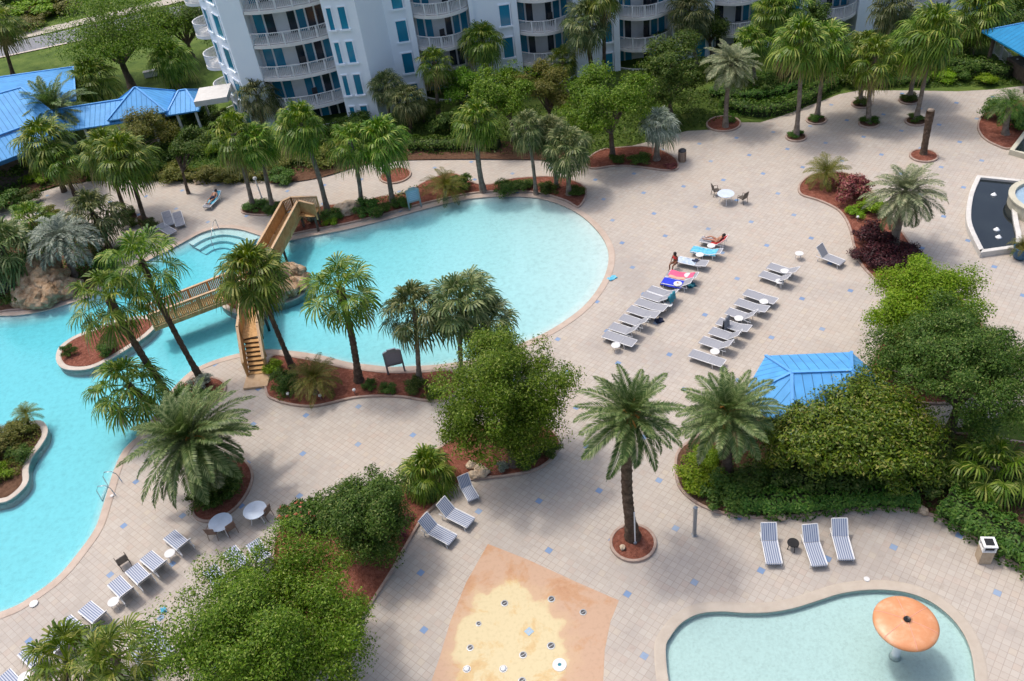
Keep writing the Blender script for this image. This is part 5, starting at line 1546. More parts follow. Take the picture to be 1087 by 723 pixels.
split_posts(lg, MT['wood_dark'], br, bo)

# ------------------------------------------------------------------ loungers, tables, chairs
def make_lounger(back, sling, label):
    """foot end at -x, head at +x, origin on the ground under the middle"""
    t = thing('sun_lounger', label, 'lounger', group='sun loungers on the pool deck')
    w, zs = .68, .36; xf, xh, LB = -1.02, .22, .82
    ca, sa = math.cos(back), math.sin(back)
    fr = MB()
    for s in (-1, 1):
        y = s * (w / 2 + .015)
        fr.tube([(xf, y, zs - .03), (xf + .05, y, zs), (xh, y, zs), (xh + .5, y, zs - .01)], .024, 6)
    for x in (xf, xh): fr.tube([(x, -w / 2, zs - .02), (x, w / 2, zs - .02)], .022, 6)
    part('frame', fr, MT['white_metal'], t)
    for x, y in ((-.85, -1), (-.85, 1), (.5, -1), (.5, 1)):
        part('leg', MB().tube([(x, y * (w / 2 + .015), zs - .01), (x - .05 * (1 if x < 0 else -1), y * (w / 2 + .015), 0)], .02, 6), MT['white_metal'], t)
    se = MB(); n = 8; vs = []; 
    for i in range(n + 1):
        f = i / n; x = xf + (xh - xf) * f; z = zs + .012 - .03 * math.sin(PI * f)
        vs += [(x, -w / 2, z), (x, w / 2, z), (x, -w / 2, z - .012), (x, w / 2, z - .012)]
    fs = []
    for i in range(n):
        a = i * 4; b = a + 4
        fs += [(a, b, b + 1, a + 1), (a + 2, a + 3, b + 3, b + 2), (a, a + 2, b + 2, b), (a + 1, b + 1, b + 3, a + 3)]
    se.add(vs, fs); se.box((xf - .005, 0, zs - .05), (.012, w, .12))
    part('seat', se, sling, t)
    bk = MB()
    h = Vector((xh + .02, 0, zs + .01)); d = Vector((ca, 0, sa)); nn = Vector((-sa, 0, ca))
    R = Matrix((d, Vector((0, 1, 0)), nn)).transposed()
    bk.box(h + d * LB / 2, (LB, w, .016), R)
    B = part('backrest', bk, sling, t)
    bf = MB()
    for s in (-1, 1): bf.tube([h + Vector((0, s * (w / 2 + .012), 0)), h + d * LB + Vector((0, s * (w / 2 + .012), 0))], .022, 6)
    bf.tube([h + d * LB + Vector((0, -w / 2, 0)), h + d * LB + Vector((0, w / 2, 0))], .022, 6)
    if back > .2:
        for s in (-1, 1): bf.tube([h + d * LB * .55 + Vector((0, s * w / 2, 0)), (xh + .48, s * w / 2, zs - .02)], .014, 5)
    part('back_frame', bf, MT['white_metal'], B)
    return t

PROTO = {}
def ang(px, d):
    a, b = G(*px), G(px[0] + d[0], px[1] + d[1]); v = b - a
    return math.atan2(v.y, v.x)
def lounger(foot_px, direction, back, label, far=True):
    """foot-end middle at foot_px (sling height); direction = photo-pixel direction from foot to head"""
    key = (round(back, 2), far)
    a = ang(foot_px, direction)
    f = G(*foot_px, .36); u = Vector((math.cos(a), math.sin(a), 0))
    loc = f + u * 1.02; loc.z = .006
    if key not in PROTO:
        PROTO[key] = make_lounger(back, MT['sling_far' if far else 'sling'], label)
        o = PROTO[key]; o.location = loc; o.rotation_euler = (0, 0, a)
    else:
        o = dup(PROTO[key], loc, a, label)
    return o, loc, a

D1 = (30, 10)
def deg(x): return rad(x)
ROW1 = [((641.6, 354.2), 0, 'flat grey lounger at the near end of the left row beside a small white table'),
        ((648.3, 345.4), 42, 'grey lounger second from the near end of the left row'),
        ((659.3, 336.5), 40, 'grey lounger third from the near end of the left row'),
        ((667.6, 327.1), 14, 'grey lounger fourth from the near end of the left row, back slightly raised'),
        ((675.9, 319.4), 10, 'grey lounger fifth from the near end of the left row'),
        ((683.1, 311.6), 38, 'grey lounger sixth from the near end of the left row by the teal towel'),
        ((689.2, 306.2), 30, 'grey lounger directly next to the royal blue towel'),
        ((704.0, 297.5), 34, 'lounger under the royal blue towel in the left row'),
        ((708.4, 290.0), 22, 'lounger under the pink towel in the left row'),
        ((719.0, 275.0), 8, 'lounger the seated woman leans from in the left row'),
        ((735.0, 264.0), 20, 'lounger under the turquoise towel in the left row'),
        ((744.0, 253.5), 45, 'lounger under the red towel at the far end of the left row')]
LROW1 = []
for i, (p, bk, lb) in enumerate(ROW1):
    LROW1.append(lounger(p, D1 if i < 7 else (27, 5.5), deg(bk), lb))
for p, bk, lb in [((733, 374.3), 0, 'flat grey lounger at the near end of the middle row'),
        ((744.4, 360.3), 38, 'grey lounger second from the near end of the middle row beside a white table'),
        ((754.3, 350.5), 42, 'grey lounger with a grey towel hung over its raised back'),
        ((762, 340.5), 14, 'grey lounger behind the one with the grey towel'),
        ((771.8, 329.8), 45, 'grey lounger with raised back and a white table at its side in the middle row'),
        ((781.7, 319.8), 12, 'grey lounger second from the far end of the middle row'),
        ((790.8, 309.9), 4, 'flat grey lounger at the far end of the middle row'),
        ((807.6, 290.2), 36, 'grey lounger in the short upper pair, nearer one'),
        ((816, 281.7), 30, 'grey lounger in the short upper pair, farther one')]:
    lounger(p, D1, deg(bk), lb)
lounger((894.5, 279), (-27, -10.5), deg(52), 'single grey lounger with raised back standing alone on the right')
DL = (110, 92)
for p, d, bk, lb in [((179.5, 567.3), DL, 50, 'striped lounger nearest the huge low date palm in the lower left row'),
        ((154.6, 589.4), DL, 50, 'striped lounger between two small white tables at the lower left'),
        ((139.4, 602.4), (95, 95), 50, 'striped lounger with a brown chair at its foot'),
        ((120.7, 616.0), (95, 98), 50, 'striped lounger fourth from the huge palm in the lower left row'),
        ((89.5, 643.5), (105, 85), 50, 'striped lounger with bluish stripes just above the lower left fan palm'),
        ((68, 658.5), (105, 88), 50, 'striped lounger half covered by the lower left fan palm'),
        ((50, 674), (100, 88), 50, 'striped lounger mostly hidden in the lower left palm'),
        ((26, 689), (98, 95), 50, 'striped lounger left of the lower left fan palm'),
        ((3, 716), (92, 100), 50, 'striped lounger in the very lower left corner'),
        ((156, 668), (80, 100), 6, 'striped lounger at the edge of the large bright tree'),
        ((143, 682), (60, 100), 45, 'striped lounger in palm shade by the large bright tree'),
        ((268, 575), (60, 90), 40, 'striped lounger peeking out between white table and large tree'),
        ((243, 583), (80, 95), 40, 'striped lounger under the left branches of the large tree'),
        ((222, 603), (80, 95), 40, 'striped lounger in the leaves at the left of the large tree')]:
    lounger(p, d, deg(bk), lb, False)
for p, d, bk, lb in [((499.5, 555), (-26, -13), 50, 'striped lounger in the middle of three by the red mulch kerb'),
        ((480.5, 573), (-26, -14), 50, 'striped lounger nearest the splash pad of three by the red mulch kerb'),
        ((505, 533), (-9, -15), 60, 'striped lounger closest to the pale stones of three by the kerb'),
        ((822, 598), (-5.5, -26), 48, 'striped lounger left of the black stool by the lower right hedge'),
        ((870, 600), (-9, -26), 48, 'striped lounger right of the black stool by the lower right hedge'),
        ((898.5, 593.5), (-7, -26), 48, 'rightmost striped lounger by the lower right hedge')]:
    q = lounger(p, d, deg(bk), lb, False)
    if bk == 60: q[0].scale = (.72, .85, .9)
for p, d, bk, lb in [((180, 238.5), (-5, -17), 12, 'grey lounger left one of the parallel two at the upper left'),
        ((191.5, 239), (-5, -17), 10, 'grey lounger right one of the parallel two at the upper left'),
        ((183, 247), (-15, -9), 0, 'grey lounger lying crosswise by the palm at the upper left'),
        ((219, 219.5), (12, -12), 25, 'grey lounger under the blue towel and sunbather at the upper left')]:
    q = lounger(p, d, deg(bk), lb)
LSUN = q

# small white side tables
def side_table(px, label):
    t = thing('side_table', label, 'table', (0, 0, 0), 0, 'small white side tables')
    part('top', MB().lathe([(.0, .42), (.26, .425), (.275, .44), (.275, .455), (.255, .465), (0, .462)], n=24), MT['white_plastic'], t)
    for k in range(3):
        a = k * 2.09 + .3
        part('leg', MB().tube([(math.cos(a) * .17, math.sin(a) * .17, .43), (math.cos(a) * .22, math.sin(a) * .22, 0)], .018, 6), MT['white_plastic'], t)
    return t
TBL = [((653.6, 366.4), 'small white table at the near end lounger of the left row'),
       ((709.4, 323), 'small white table by the teal towel'),
       ((719.5, 301), 'small white table with food beside the royal blue towel'),
       ((730.7, 292.3), 'small white table beside the pink towel'),
       ((742.8, 270.3), 'small white table beside the turquoise towel'),
       ((755, 260.8), 'small white table beside the red towel'),
       ((758.9, 373.1), 'small white table between the first two loungers of the middle row'),
       ((784.3, 337.8), 'small white table in the middle of the middle row'),
       ((810.9, 320), 'small white table at the far end of the middle row'),
       ((827.8, 298.6), 'small white table at the nearer lounger of the upper pair'),
       ((833, 287.6), 'small white table at the farther lounger of the upper pair'),
       ((848.5, 269), 'small white table standing alone near the single lounger'),
       ((180.2, 587.3), 'small white table nearest the huge low date palm'),
       ((120.3, 638.8), 'small white table between lower left loungers near the pool'),
       ((25.5, 719), 'small white table at the bottom left corner')]
pt = None
for px, lb in TBL:
    loc = G(*px, .45); loc.z = .006
    if pt is None: pt = side_table(px, lb); pt.location = loc
    else: dup(pt, loc, px[0], lb)

def big_table(px, label):
    t = thing('dining_table', label, 'table', (0, 0, 0), 0, 'round white dining tables')
    part('top', MB().lathe([(0, .72), (.58, .725), (.61, .74), (.61, .755), (.595, .765), (.56, .758), (0, .755)], n=40), MT['frost'], t)
    for k in range(4):
        a = k * PI / 2 + .5
        part('leg', MB().tube([(math.cos(a) * .42, math.sin(a) * .42, .73), (math.cos(a) * .36, math.sin(a) * .36, .4), (math.cos(a) * .48, math.sin(a) * .48, 0)], .022, 6), MT['white_metal'], t)
    return t
bt = big_table(0, 'round white table below the huge low date palm, left of two'); q = G(233.9, 554.3, .75); q.z = .006; bt.location = q
q = G(270.5, 541.5, .75); q.z = .006; dup(bt, q, .3, 'round white table with a brown chair, right of two below the huge date palm')
q = G(770.5, 205.5, .75); q.z = .006; dup(bt, q, .9, 'round white table alone on the far open deck')

def arm_chair(mat, label):
    t = thing('patio_chair', label, 'chair', (0, 0, 0), 0, 'patio chairs')
    part('seat', MB().box((0, 0, .42), (.48, .46, .035)), mat, t)
    b = MB()
    for k in range(6): b.box((-.25 - .012 * k, 0, .50 + .075 * k), (.02, .46, .055), Matrix.Rotation(-.16, 3, 'Y'))
    part('backrest', b, mat, t)
    f = MB()
    for s in (-1, 1):
        f.tube([(.24, s * .26, 0), (.22, s * .26, .62), (-.05, s * .27, .66), (-.30, s * .26, .64)], .018, 6)
        f.tube([(-.30, s * .24, 0), (-.22, s * .24, .42), (-.33, s * .24, .95)], .018, 6)
    f.tube([(-.33, -.24, .95), (-.33, .24, .95)], .018, 6)
    part('frame', f, mat, t)
    return t
c0 = arm_chair(MT['brown_resin'], 'brown resin chair beside the right one of the two round tables'); c0.location = G(283, 549); c0.rotation_euler = (0, 0, 2.6)
dup(c0, G(246, 565), 2.2, 'brown chair pushed under the left round table, right side')
dup(c0, G(229, 569), 1.4, 'brown chair pushed under the left round table, front side')
c1 = arm_chair(MT['brown_dark'], 'dark brown chair at the foot of a striped lower left lounger'); c1.location = G(133, 600); c1.rotation_euler = (0, 0, -.95 + PI)
dup(c1, G(760, 207), .1, 'dark chair left of the far open deck table')
dup(c1, G(788, 215), 2.1, 'dark chair right of the far open deck table')

# towels lying on loungers
def towel(on, x0, x1, w, mat, label, z=.40, back=0, name='towel', dy=0):
    """cloth following the lounger's seat (x0..x1 along it) with hanging sides"""
    root, loc, a = on
    mb = MB(); n = 14; m = 8; vs = []
    rng = random.Random(int(loc.x * 100))
    for i in range(n + 1):
        x = x0 + (x1 - x0) * i / n
        for j in range(m + 1):
            y = -w / 2 + w * j / m
            zz = z + .012 * math.sin(x * 9 + y * 5) - (.10 * max(0, abs(y) - .30) / .1)
            xx = x
            if x > .24: zz += math.sin(back) * (x - .24); xx = .24 + math.cos(back) * (x - .24)
            vs.append((xx, y + dy + .02 * math.sin(x * 6), zz))
    k = m + 1
    fs = [(i * k + j, (i + 1) * k + j, (i + 1) * k + j + 1, i * k + j + 1) for i in range(n) for j in range(m)]
    top = len(vs)
    vs2 = [(x, y, zz - .018) for x, y, zz in vs]
    mb.add(vs + vs2, fs + [tuple(q + top for q in reversed(f)) for f in fs])
    o = link(name, mb.mesh(name, mat, True)); o.location = loc; o.rotation_euler = (0, 0, a)
    return tag(o, label, 'towel', 'towels on the loungers')
towel(LROW1[7], -1.04, .35, .84, MT['blue_cloth'], 'royal blue towel spread over a lounger in the left row', back=deg(34))
towel(LROW1[8], -.9, .8, .60, MT['pink_cloth'], 'pink towel spread over a lounger in the left row', back=deg(22), dy=.08)
towel(LROW1[8], -.8, .3, .26, MT['peach_cloth'], 'peach towel beside the pink towel on the same lounger', dy=-.32, z=.415)
towel(LROW1[9], -1.0, .3, .66, MT['lightblue_cloth'], 'pale blue towel behind the seated woman', back=deg(8))
towel(LROW1[10], -1.05, .75, .80, MT['cyan_cloth'], 'turquoise towel spread over a lounger near the far end', back=deg(20))
towel(LROW1[11], -.2, 1.02, .74, MT['red_cloth'], 'red towel over the raised back of the farthest left row lounger', back=deg(45))
towel(LSUN, -.6, 1.0, .72, MT['cyan_cloth'], 'blue towel beneath the sunbather at the upper left', back=deg(25))

def draped(loc, a, mat, label, h=.62, w=.5):
    """cloth folded over something upright: two hanging flaps and a rounded top"""
    mb = MB(); prof = [(-.16, .05), (-.12, .3), (-.05, h - .03), (0, h), (.05, h - .03), (.11, .32), (.17, .1)]
    vs = []; n = 9
    for j in range(n + 1):
        y = -w / 2 + w * j / n
        for i, (x, z) in enumerate(prof): vs.append((x + .03 * math.sin(j * 1.9 + i), y, z + .04 * math.sin(j * 1.3 + i)))
    k = len(prof)
    fs = [(j * k + i, (j + 1) * k + i, (j + 1) * k + i + 1, j * k + i + 1) for j in range(n) for i in range(k - 1)]
    t0 = len(vs)
    mb.add(vs + [(x, y, z - .02) for x, y, z in vs], fs + [tuple(q + t0 for q in reversed(f)) for f in fs])
    o = link('towel', mb.mesh('towel', mat, True)); o.location = loc; o.rotation_euler = (0, 0, a)
    return tag(o, label, 'towel', 'towels on the loungers')
o, loc, a = LROW1[5]
u = Vector((math.cos(a), math.sin(a), 0))
draped(loc + u * .86 + Vector((.1, 0, .42)), a, MT['teal_cloth'], 'teal towel draped over a raised back in the left row', .55, .75)
draped(G(770, 352), ang((754, 350), D1), MT['grey_cloth'], 'dark grey towel hung over a raised back in the middle row', 1.05, .66)

def flat_item(px, size, mat, label, name, cat, rot=0, h=.05, z=.006):
    mb = MB(); sx, sy = size
    n = 6; vs = []
    for i in range(n + 1):
        for j in range(n + 1):
            x = (i / n - .5) * sx; y = (j / n - .5) * sy
            vs.append((x + .05 * sx * math.sin(j * 2), y + .05 * sy * math.sin(i * 2), .015 + h * (.5 + .5 * math.sin(i * 1.7 + j)) * (1 - abs(2 * i / n - 1) * .5)))
    fs = [(i * (n + 1) + j, (i + 1) * (n + 1) + j, (i + 1) * (n + 1) + j + 1, i * (n + 1) + j + 1) for i in range(n) for j in range(n)]
    o0 = len(vs)
    mb.add(vs + [(x, y, 0) for x, y, z_ in vs], fs + [tuple(q + o0 for q in reversed(f)) for f in fs])
    o = link(name, mb.mesh(name, mat, True)); o.location = G(*px, z); o.rotation_euler = (0, 0, rot)
    return tag(o, label, cat)
flat_item((650, 295.5), (.62, .38), MT['cyan_cloth'], 'crumpled pale blue towel dropped near the pool edge', 'towel', 'towel', .5, .10)
flat_item((734, 303.5), (.55, .4), MT['teal_cloth'], 'teal bag on the deck behind the royal blue towel lounger', 'beach_bag', 'bag', .3, .2)
flat_item((700, 341), (.5, .4), MT['navy_cloth'], 'dark bag on the deck behind the left row', 'beach_bag', 'bag', .3, .2)
flat_item((703.5, 303), (.3, .22), MT['brown_dark'], 'brown bag beside the royal blue towel', 'beach_bag', 'bag', .3, .2)
flat_item((174, 648.5), (.26, .24), MT['cyan_cloth'], 'turquoise bag beside the large bright tree', 'beach_bag', 'bag', .3, .25)
flat_item((738.5, 277), (.42, .3), MT['navy_cloth'], 'black bag on the pale blue towel lounger', 'beach_bag', 'bag', .3, .12, .40)
flat_item((188.5, 233.5), (.25, .45), MT['brown_resin'], 'brown bag between the two parallel upper left loungers', 'beach_bag', 'bag', .2, .4)
pb = thing('food_plate', 'plate of yellow food on the small table by the royal blue towel', 'plate', G(719.3, 300.4, .472) )
part('plate', MB().lathe([(0, 0), (.07, .0), (.11, .015), (.10, .018), (0, .008)], n=16), MT['white_plastic'], pb)
part('food', MB().lathe([(.06, .01), (.05, .035), (0, .045)], n=10), MT['fruit'], pb)

# ------------------------------------------------------------------ people
def person(label, joints, edges, radii, loc, a, skin, hair=None, cloth=None):
    root = thing('person', label, 'person', loc, a)
    me = bpy.data.meshes.new('body')
    names = list(joints)
    me.from_pydata([joints[n] for n in names], [(names.index(p), names.index(q)) for p, q in edges], [])
    me.materials.append(skin)
    o = link('body', me, root)
    sk = o.modifiers.new('Skin', 'SKIN'); sk.use_smooth_shade = True
    for i, n in enumerate(names):
        sv = me.skin_vertices[0].data[i]; r = radii[n]; sv.radius = (r, r) if not isinstance(r, tuple) else r
        sv.use_root = (n == 'pelvis')
    sb = o.modifiers.new('Sub', 'SUBSURF'); sb.levels = 1; sb.render_levels = 2
    dg = bpy.context.evaluated_depsgraph_get()
    em = bpy.data.meshes.new_from_object(o.evaluated_get(dg))
    o.modifiers.clear(); o.data = em
    for p in em.polygons: p.use_smooth = True
    hd = Vector(joints['head'])
    if hair:
        ax = (hd - Vector(joints['neck'])).normalized()
        mb = MB(); 
        h = hd + ax * .035
        mb.lathe([(.0, .125), (.06, .115), (.1, .07), (.118, 0), (.105, -.07), (.07, -.16), (.0, -.17)], n=14)
        m = mb.mesh('hair', hair, True)
        q = link('hair', m, root, h + Vector((-.02, 0, 0)))
        q.rotation_euler = Vector((0, 0, 1)).rotation_difference(ax).to_euler()
        fc = MB()
    for nm, segs, r, mat in (cloth or []):
        mb = MB()
        mb.tube([Vector(s) for s in segs], r, 12)
        part(nm, mb, mat, root, smooth=True)
    return root
RAD = dict(pelvis=.13, spine=.115, chest=.135, neck=.05, head=.095, crown=.075, shl=.06, shr=.06, ell=.042, elr=.042, hal=.032, har=.032, fil=.018, fir=.018, hipl=.09, hipr=.09, knl=.06, knr=.06, anl=.04, anr=.04, tol=.03, tor=.03)
ED = [('pelvis', 'spine'), ('spine', 'chest'), ('chest', 'neck'), ('neck', 'head'), ('head', 'crown'), ('chest', 'shl'), ('chest', 'shr'), ('shl', 'ell'), ('shr', 'elr'), ('ell', 'hal'), ('elr', 'har'), ('hal', 'fil'), ('har', 'fir'), ('pelvis', 'hipl'), ('pelvis', 'hipr'), ('hipl', 'knl'), ('hipr', 'knr'), ('knl', 'anl'), ('knr', 'anr'), ('anl', 'tol'), ('anr', 'tor')]
# woman sitting on the foot end, facing the pool side
o, loc, a = LROW1[9]
u = Vector((math.cos(a), math.sin(a), 0))
sj = dict(pelvis=(0, 0, .50), spine=(.02, 0, .68), chest=(.03, 0, .88), neck=(.06, 0, 1.05), head=(.09, 0, 1.17), crown=(.10, 0, 1.25), shl=(.03, .17, .97), shr=(.03, -.17, .97), ell=(.10, .22, .72), elr=(.10, -.22, .72), hal=(.30, .16, .60), har=(.30, -.16, .60), fil=(.38, .14, .58), fir=(.38, -.14, .58), hipl=(.06, .10, .48), hipr=(.06, -.10, .48), knl=(.45, .13, .50), knr=(.45, -.13, .50), anl=(.48, .12, .09), anr=(.48, -.12, .09), tol=(.64, .13, .045), tor=(.64, -.13, .045))
person('tanned woman in a red bikini sitting on the edge of a lounger', sj, ED, RAD, G(717, 284.5) , a - PI / 2 - .3, MT['skin_tan'], MT['hair'],
       [('bikini_top', [(.03, -.15, .88), (.06, 0, .87), (.03, .15, .88)], [.10, .125, .10], MT['red_cloth']), ('bikini_bottom', [(.03, -.12, .49), (.0, 0, .49), (.03, .12, .49)], [.10, .135, .10], MT['red_cloth'])])
def lying(back):
    c, s = math.cos(back), math.sin(back)
    def B(l, y, h): return (.18 + c * l - s * h, y, .44 + s * l + c * h)
    return dict(pelvis=B(0, 0, .09), spine=B(.2, 0, .10), chest=B(.40, 0, .11), neck=B(.58, 0, .10), head=B(.70, 0, .12), crown=B(.79, 0, .11), shl=B(.48, .18, .09), shr=B(.48, -.18, .09), ell=B(.22, .27, .06), elr=B(.22, -.27, .06), hal=B(.0, .26, .12), har=B(.0, -.26, .12), fil=B(-.08, .24, .12), fir=B(-.08, -.24, .12), hipl=(.12, .10, .50), hipr=(.12, -.10, .50), knl=(-.34, .12, .66), knr=(-.36, -.11, .54), anl=(-.72, .12, .46), anr=(-.8, -.11, .46), tol=(-.82, .13, .56), tor=(-.88, -.11, .56))
o, loc, a = LROW1[11]
person('sunbather reclining on the red towel at the far end of the left row', lying(deg(45)), ED, RAD, loc + Vector((0, 0, -.01)), a, MT['skin'], MT['hair'], [('swimsuit', [(.26, 0, .58), (.40, 0, .72), (.5, 0, .82)], [.135, .125, .14], MT['navy_cloth'])])
o, loc, a = LSUN
person('sunbather in dark trunks lying on the blue towel at the upper left', lying(deg(25)), ED, RAD, loc + Vector((0, 0, -.01)), a, MT['skin'], MT['hair'], [('trunks', [(-.16, 0, .58), (.04, 0, .54), (.22, 0, .55)], [.14, .155, .145], MT['navy_cloth'])])

# ------------------------------------------------------------------ poolside equipment
# mushroom shower
zm = 2.5
mp = G(963, 657, zm); mb_ = Vector((mp.x, mp.y, -.30))
mu = thing('water_mushroom', 'orange water mushroom fountain standing in the round splash pool', 'water feature', mb_)
R_ = 1.22
prof = [(.10, .62)] + [(R_ * math.sin(t), -.02 + .24 * (1 - (R_ * math.sin(t) / R_) ** 2) ** .5 if t < PI / 2 else 0) for t in np.linspace(.08, PI / 2 - .03, 12)]
prof = [(0.10, .22)] + prof[1:] + [(R_ + .01, -.03), (R_ + .01, -.09), (R_ - .03, -.12), (R_ - .18, -.10), (.3, .10), (.12, .12)]
part('cap', MB().lathe(prof, (0, 0, zm - .26 - mb_.z), 48), MT['orange'], mu, smooth=True)
part('stem', MB().lathe([(.24, 0), (.20, .08), (.16, .2), (.12, 2.0), (.15, zm + .14)], n=20), MT['white_metal'], mu, smooth=True)
part('nozzle', MB().lathe([(.13, 0), (.14, .05), (.12, .09), (.05, .07), (0, .03)], (0, 0, zm - .06 - mb_.z), 16), MT['black'], mu)
sm = MB()
for k in range(6):
    a = k * PI / 3 + .4
    pts = []
    for t in np.linspace(.12, PI / 2 - .04, 8):
        r = R_ * math.sin(t); z = zm - .26 - mb_.z - .02 + .24 * (1 - (r / R_) ** 2) ** .5 + .004
        pts.append((math.cos(a) * r, math.sin(a) * r, z))
    sm.tube(pts, .012, 5)
part('seams', sm, MT['peach_cloth'], mu)

# splash pad fittings
def drain(px, r, mat, label, dark=True):
    t = thing('ground_jet', label, 'water jet', G(*px, .008), 0, 'ground jets of the splash pad')
    part('ring', MB().lathe([(r * .72, .004), (r * .74, .016), (r, .014), (r * 1.02, 0), (r * .7, 0)], n=24), MT['steel'] if dark else MT['white_plastic'], t)
    part('grate', MB().lathe([(r * .71, 0), (r * .71, .008), (0, .008)], n=24), mat, t)
    s = MB(); s.box((0, 0, .011), (r * 1.3, r * .16, .004), .4)
    part('slot', s, MT['steel'], t)
def cpx(x, y): return (460 + x / 4.724, 570 + y / 4.724)
for (x, y), r, lb in [((357, 333), .17, 'dark ground jet upper left on the yellow splash pad'), ((592, 312), .17, 'dark ground jet at the top of the splash pad'), ((751, 378), .16, 'grey ground jet at the right on peach paint'), ((590, 546), .18, 'dark ground jet above the white disc'), ((450, 592), .17, 'dark ground jet in the centre of the yellow pad'), ((185, 556), .16, 'grey ground jet at the left rim of the yellow pad'), ((445, 722), .17, 'dark ground jet at the bottom edge of the pad'), ((227, 436), .13, 'small rusty ground jet upper left of the pad')]:
    drain(cpx(x, y), r, MT['steel_dark'], lb)
wd = thing('ground_jet', 'white disc with a blue centre on the splash pad', 'water jet', G(*cpx(633, 641), .008), 0, 'ground jets of the splash pad')
part('ring', MB().lathe([(.31, 0), (.30, .02), (.08, .024), (.08, 0)], n=32), MT['white_plastic'], wd)
part('hole', MB().lathe([(.075, 0), (.075, .018), (0, .018)], n=16), MT['teal_cloth'], wd)
for (x, y), lb in [((168, 662), 'white bubbling jet near the lower left of the pad'), ((351, 661), 'white bubbling jet near the lower middle of the pad')]:
    j = thing('bubbler', lb, 'water jet', G(*cpx(x, y), .008), 0, 'bubbling jets of the splash pad')
    part('foam', MB().lathe([(.13, 0), (.11, .05), (.05, .09), (0, .10)], n=14), MT['foam'], j, smooth=True)
    part('ring', MB().lathe([(.18, 0), (.17, .012), (.14, .012), (.14, 0)], n=20), MT['white_plastic'], j)
sq = thing('ground_jet', 'square bluish tile plate in the middle of the pad', 'water jet', G(*cpx(480, 474), .008), 0, 'ground jets of the splash pad')
part('plate', MB().box((0, 0, .006), (.32, .32, .012), .6), MT['grey_blue'], sq)
part('slot', MB().box((0, 0, .014), (.2, .05, .006), .6), MT['steel'], sq)

# skimmer lids on the copings
for px, s, lb in [((920, 615), .26, 'white skimmer lid on the splash pool coping'), ((36, 641), .42, 'white marker plate on the coping at the lower left'), ((119, 526.5), .2, 'white skimmer lid by the pool ladder')]:
    o = link('skimmer_lid', MB().lathe([(s * .5, 0), (s * .5, .03), (s * .45, .045), (s * .12, .045), (s * .10, .035), (0, .035)], n=20).mesh('skimmer_lid', MT['white_plastic'])); o.location = G(*px, .03); tag(o, lb, 'skimmer lid')

# pool ladder
def ladder(px_a, px_b, label):
    a, b = G(*px_a), G(*px_b)
    t = thing('pool_ladder', label, 'ladder', (a + b) / 2)
    o = t.location
    w = (b - a); w.z = 0; s = w.normalized(); inn = Vector((-s.y, s.x, 0))
    if inside(pool, *(((a + b) / 2 + inn).xy)) is False: inn = -inn
    for p in (a, b):
        part('handrail', MB().tube([p - inn * .55 + Vector((0, 0, .02)), p - inn * .50 + Vector((0, 0, .6)), p - inn * .3 + Vector((0, 0, .85)), p + inn * .1 + Vector((0, 0, .85)), p + inn * .32 + Vector((0, 0, .5)), p + inn * .35 + Vector((0, 0, -.9))], .026, 8), MT['chrome'], t, off=o, smooth=True)
    for z in (-.2, -.5, -.8):
        part('step', MB().bar(a + inn * .35 + Vector((0, 0, z)), b + inn * .35 + Vector((0, 0, z)), .10, .03), MT['chrome'], t, off=o)
ladder((112.5, 527), (119, 512), 'stainless pool ladder on the lower left pool edge')
pr = G(229, 253); t = thing('stair_handrail', 'slim steel handrail at the lagoon entry steps', 'handrail', pr)
part('rail', MB().tube([Vector((.1, 1.3, 0)), Vector((.08, 1.3, .9)), Vector((0, .9, .95)), Vector((-.1, -.9, .55)), Vector((-.1, -1.0, -.6))], .025, 8), MT['chrome'], t, smooth=True)
part('post', MB().tube([Vector((-.02, .2, -.1)), Vector((-.02, .2, .82))], .022, 8), MT['chrome'], t)

# notice boards
def board(base_px, top_px, w, frame, panel, label, rot):
    b = G(*base_px, .1); tp = TOP(b, *top_px); h = tp.z - b.z
    t = thing('notice_board', label, 'sign', b, rot)
    f = MB()
    for s in (-1, 1): f.box((s * w / 2, 0, h / 2 - .05), (.11, .10, h))
    f.box((0, 0, h - .05), (w - .11, .10, .12)); f.box((0, 0, h * .38), (w - .11, .10, .12))
    f.box((0, 0, h + .06), (w * .55, .09, .12))
    part('frame', f, frame, t)
    part('panel', MB().box((0, 0, h * .68), (w - .11, .05, h * .56)), panel, t)
    g = MB()
    for k in range(5): g.box((0, -.028, h * .47 + h * .09 * k), (w * .62 * (1 - .1 * (k % 2)), .008, .022))
    part('lettering_lines', g, panel if base_px[1] > 300 else MT['frost'], t)
board((421, 395), (416, 372), 1.0, MT['steel'], MT['grey_panel'], 'grey board in a grey frame facing the deck from the pool edge', .12)
board((441, 221), (440, 200), .95, MT['steel'], MT['grey_blue'], 'pale blue notice board in a grey frame on the north shore', .25)

# litter bins
def bin_square(px, label):
    t = thing('litter_bin', label, 'bin', G(*px), .55)
    part('body', MB().lathe([(.36, 0), (.37, .02), (.37, .86)], n=4), MT['stone'], t)
    h = MB(); R4 = Matrix.Rotation(PI / 4, 3, 'Z')
    h.box((0, 0, .90), (.56, .56, .08), R4); 
    for sx, sy in ((-1, -1), (1, -1), (1, 1), (-1, 1)): h.box(R4 @ Vector((sx * .24, sy * .24, 1.06)), (.07, .07, .26), R4)
    h.box((0, 0, 1.22), (.58, .58, .07), R4)
    part('hood', h, MT['white_metal'], t)
    part('opening', MB().box((0, 0, 1.06), (.42, .42, .24), R4), MT['black'], t)
    part('ash_tray', MB().box((0, 0, 1.265), (.36, .36, .025), R4), MT['black'], t)
bin_square((1043, 594), 'square stone litter bin with white hood at the lower right hedge')
t = thing('litter_bin', 'dark slatted round litter bin at the upper plaza bed', 'bin', G(724, 171))
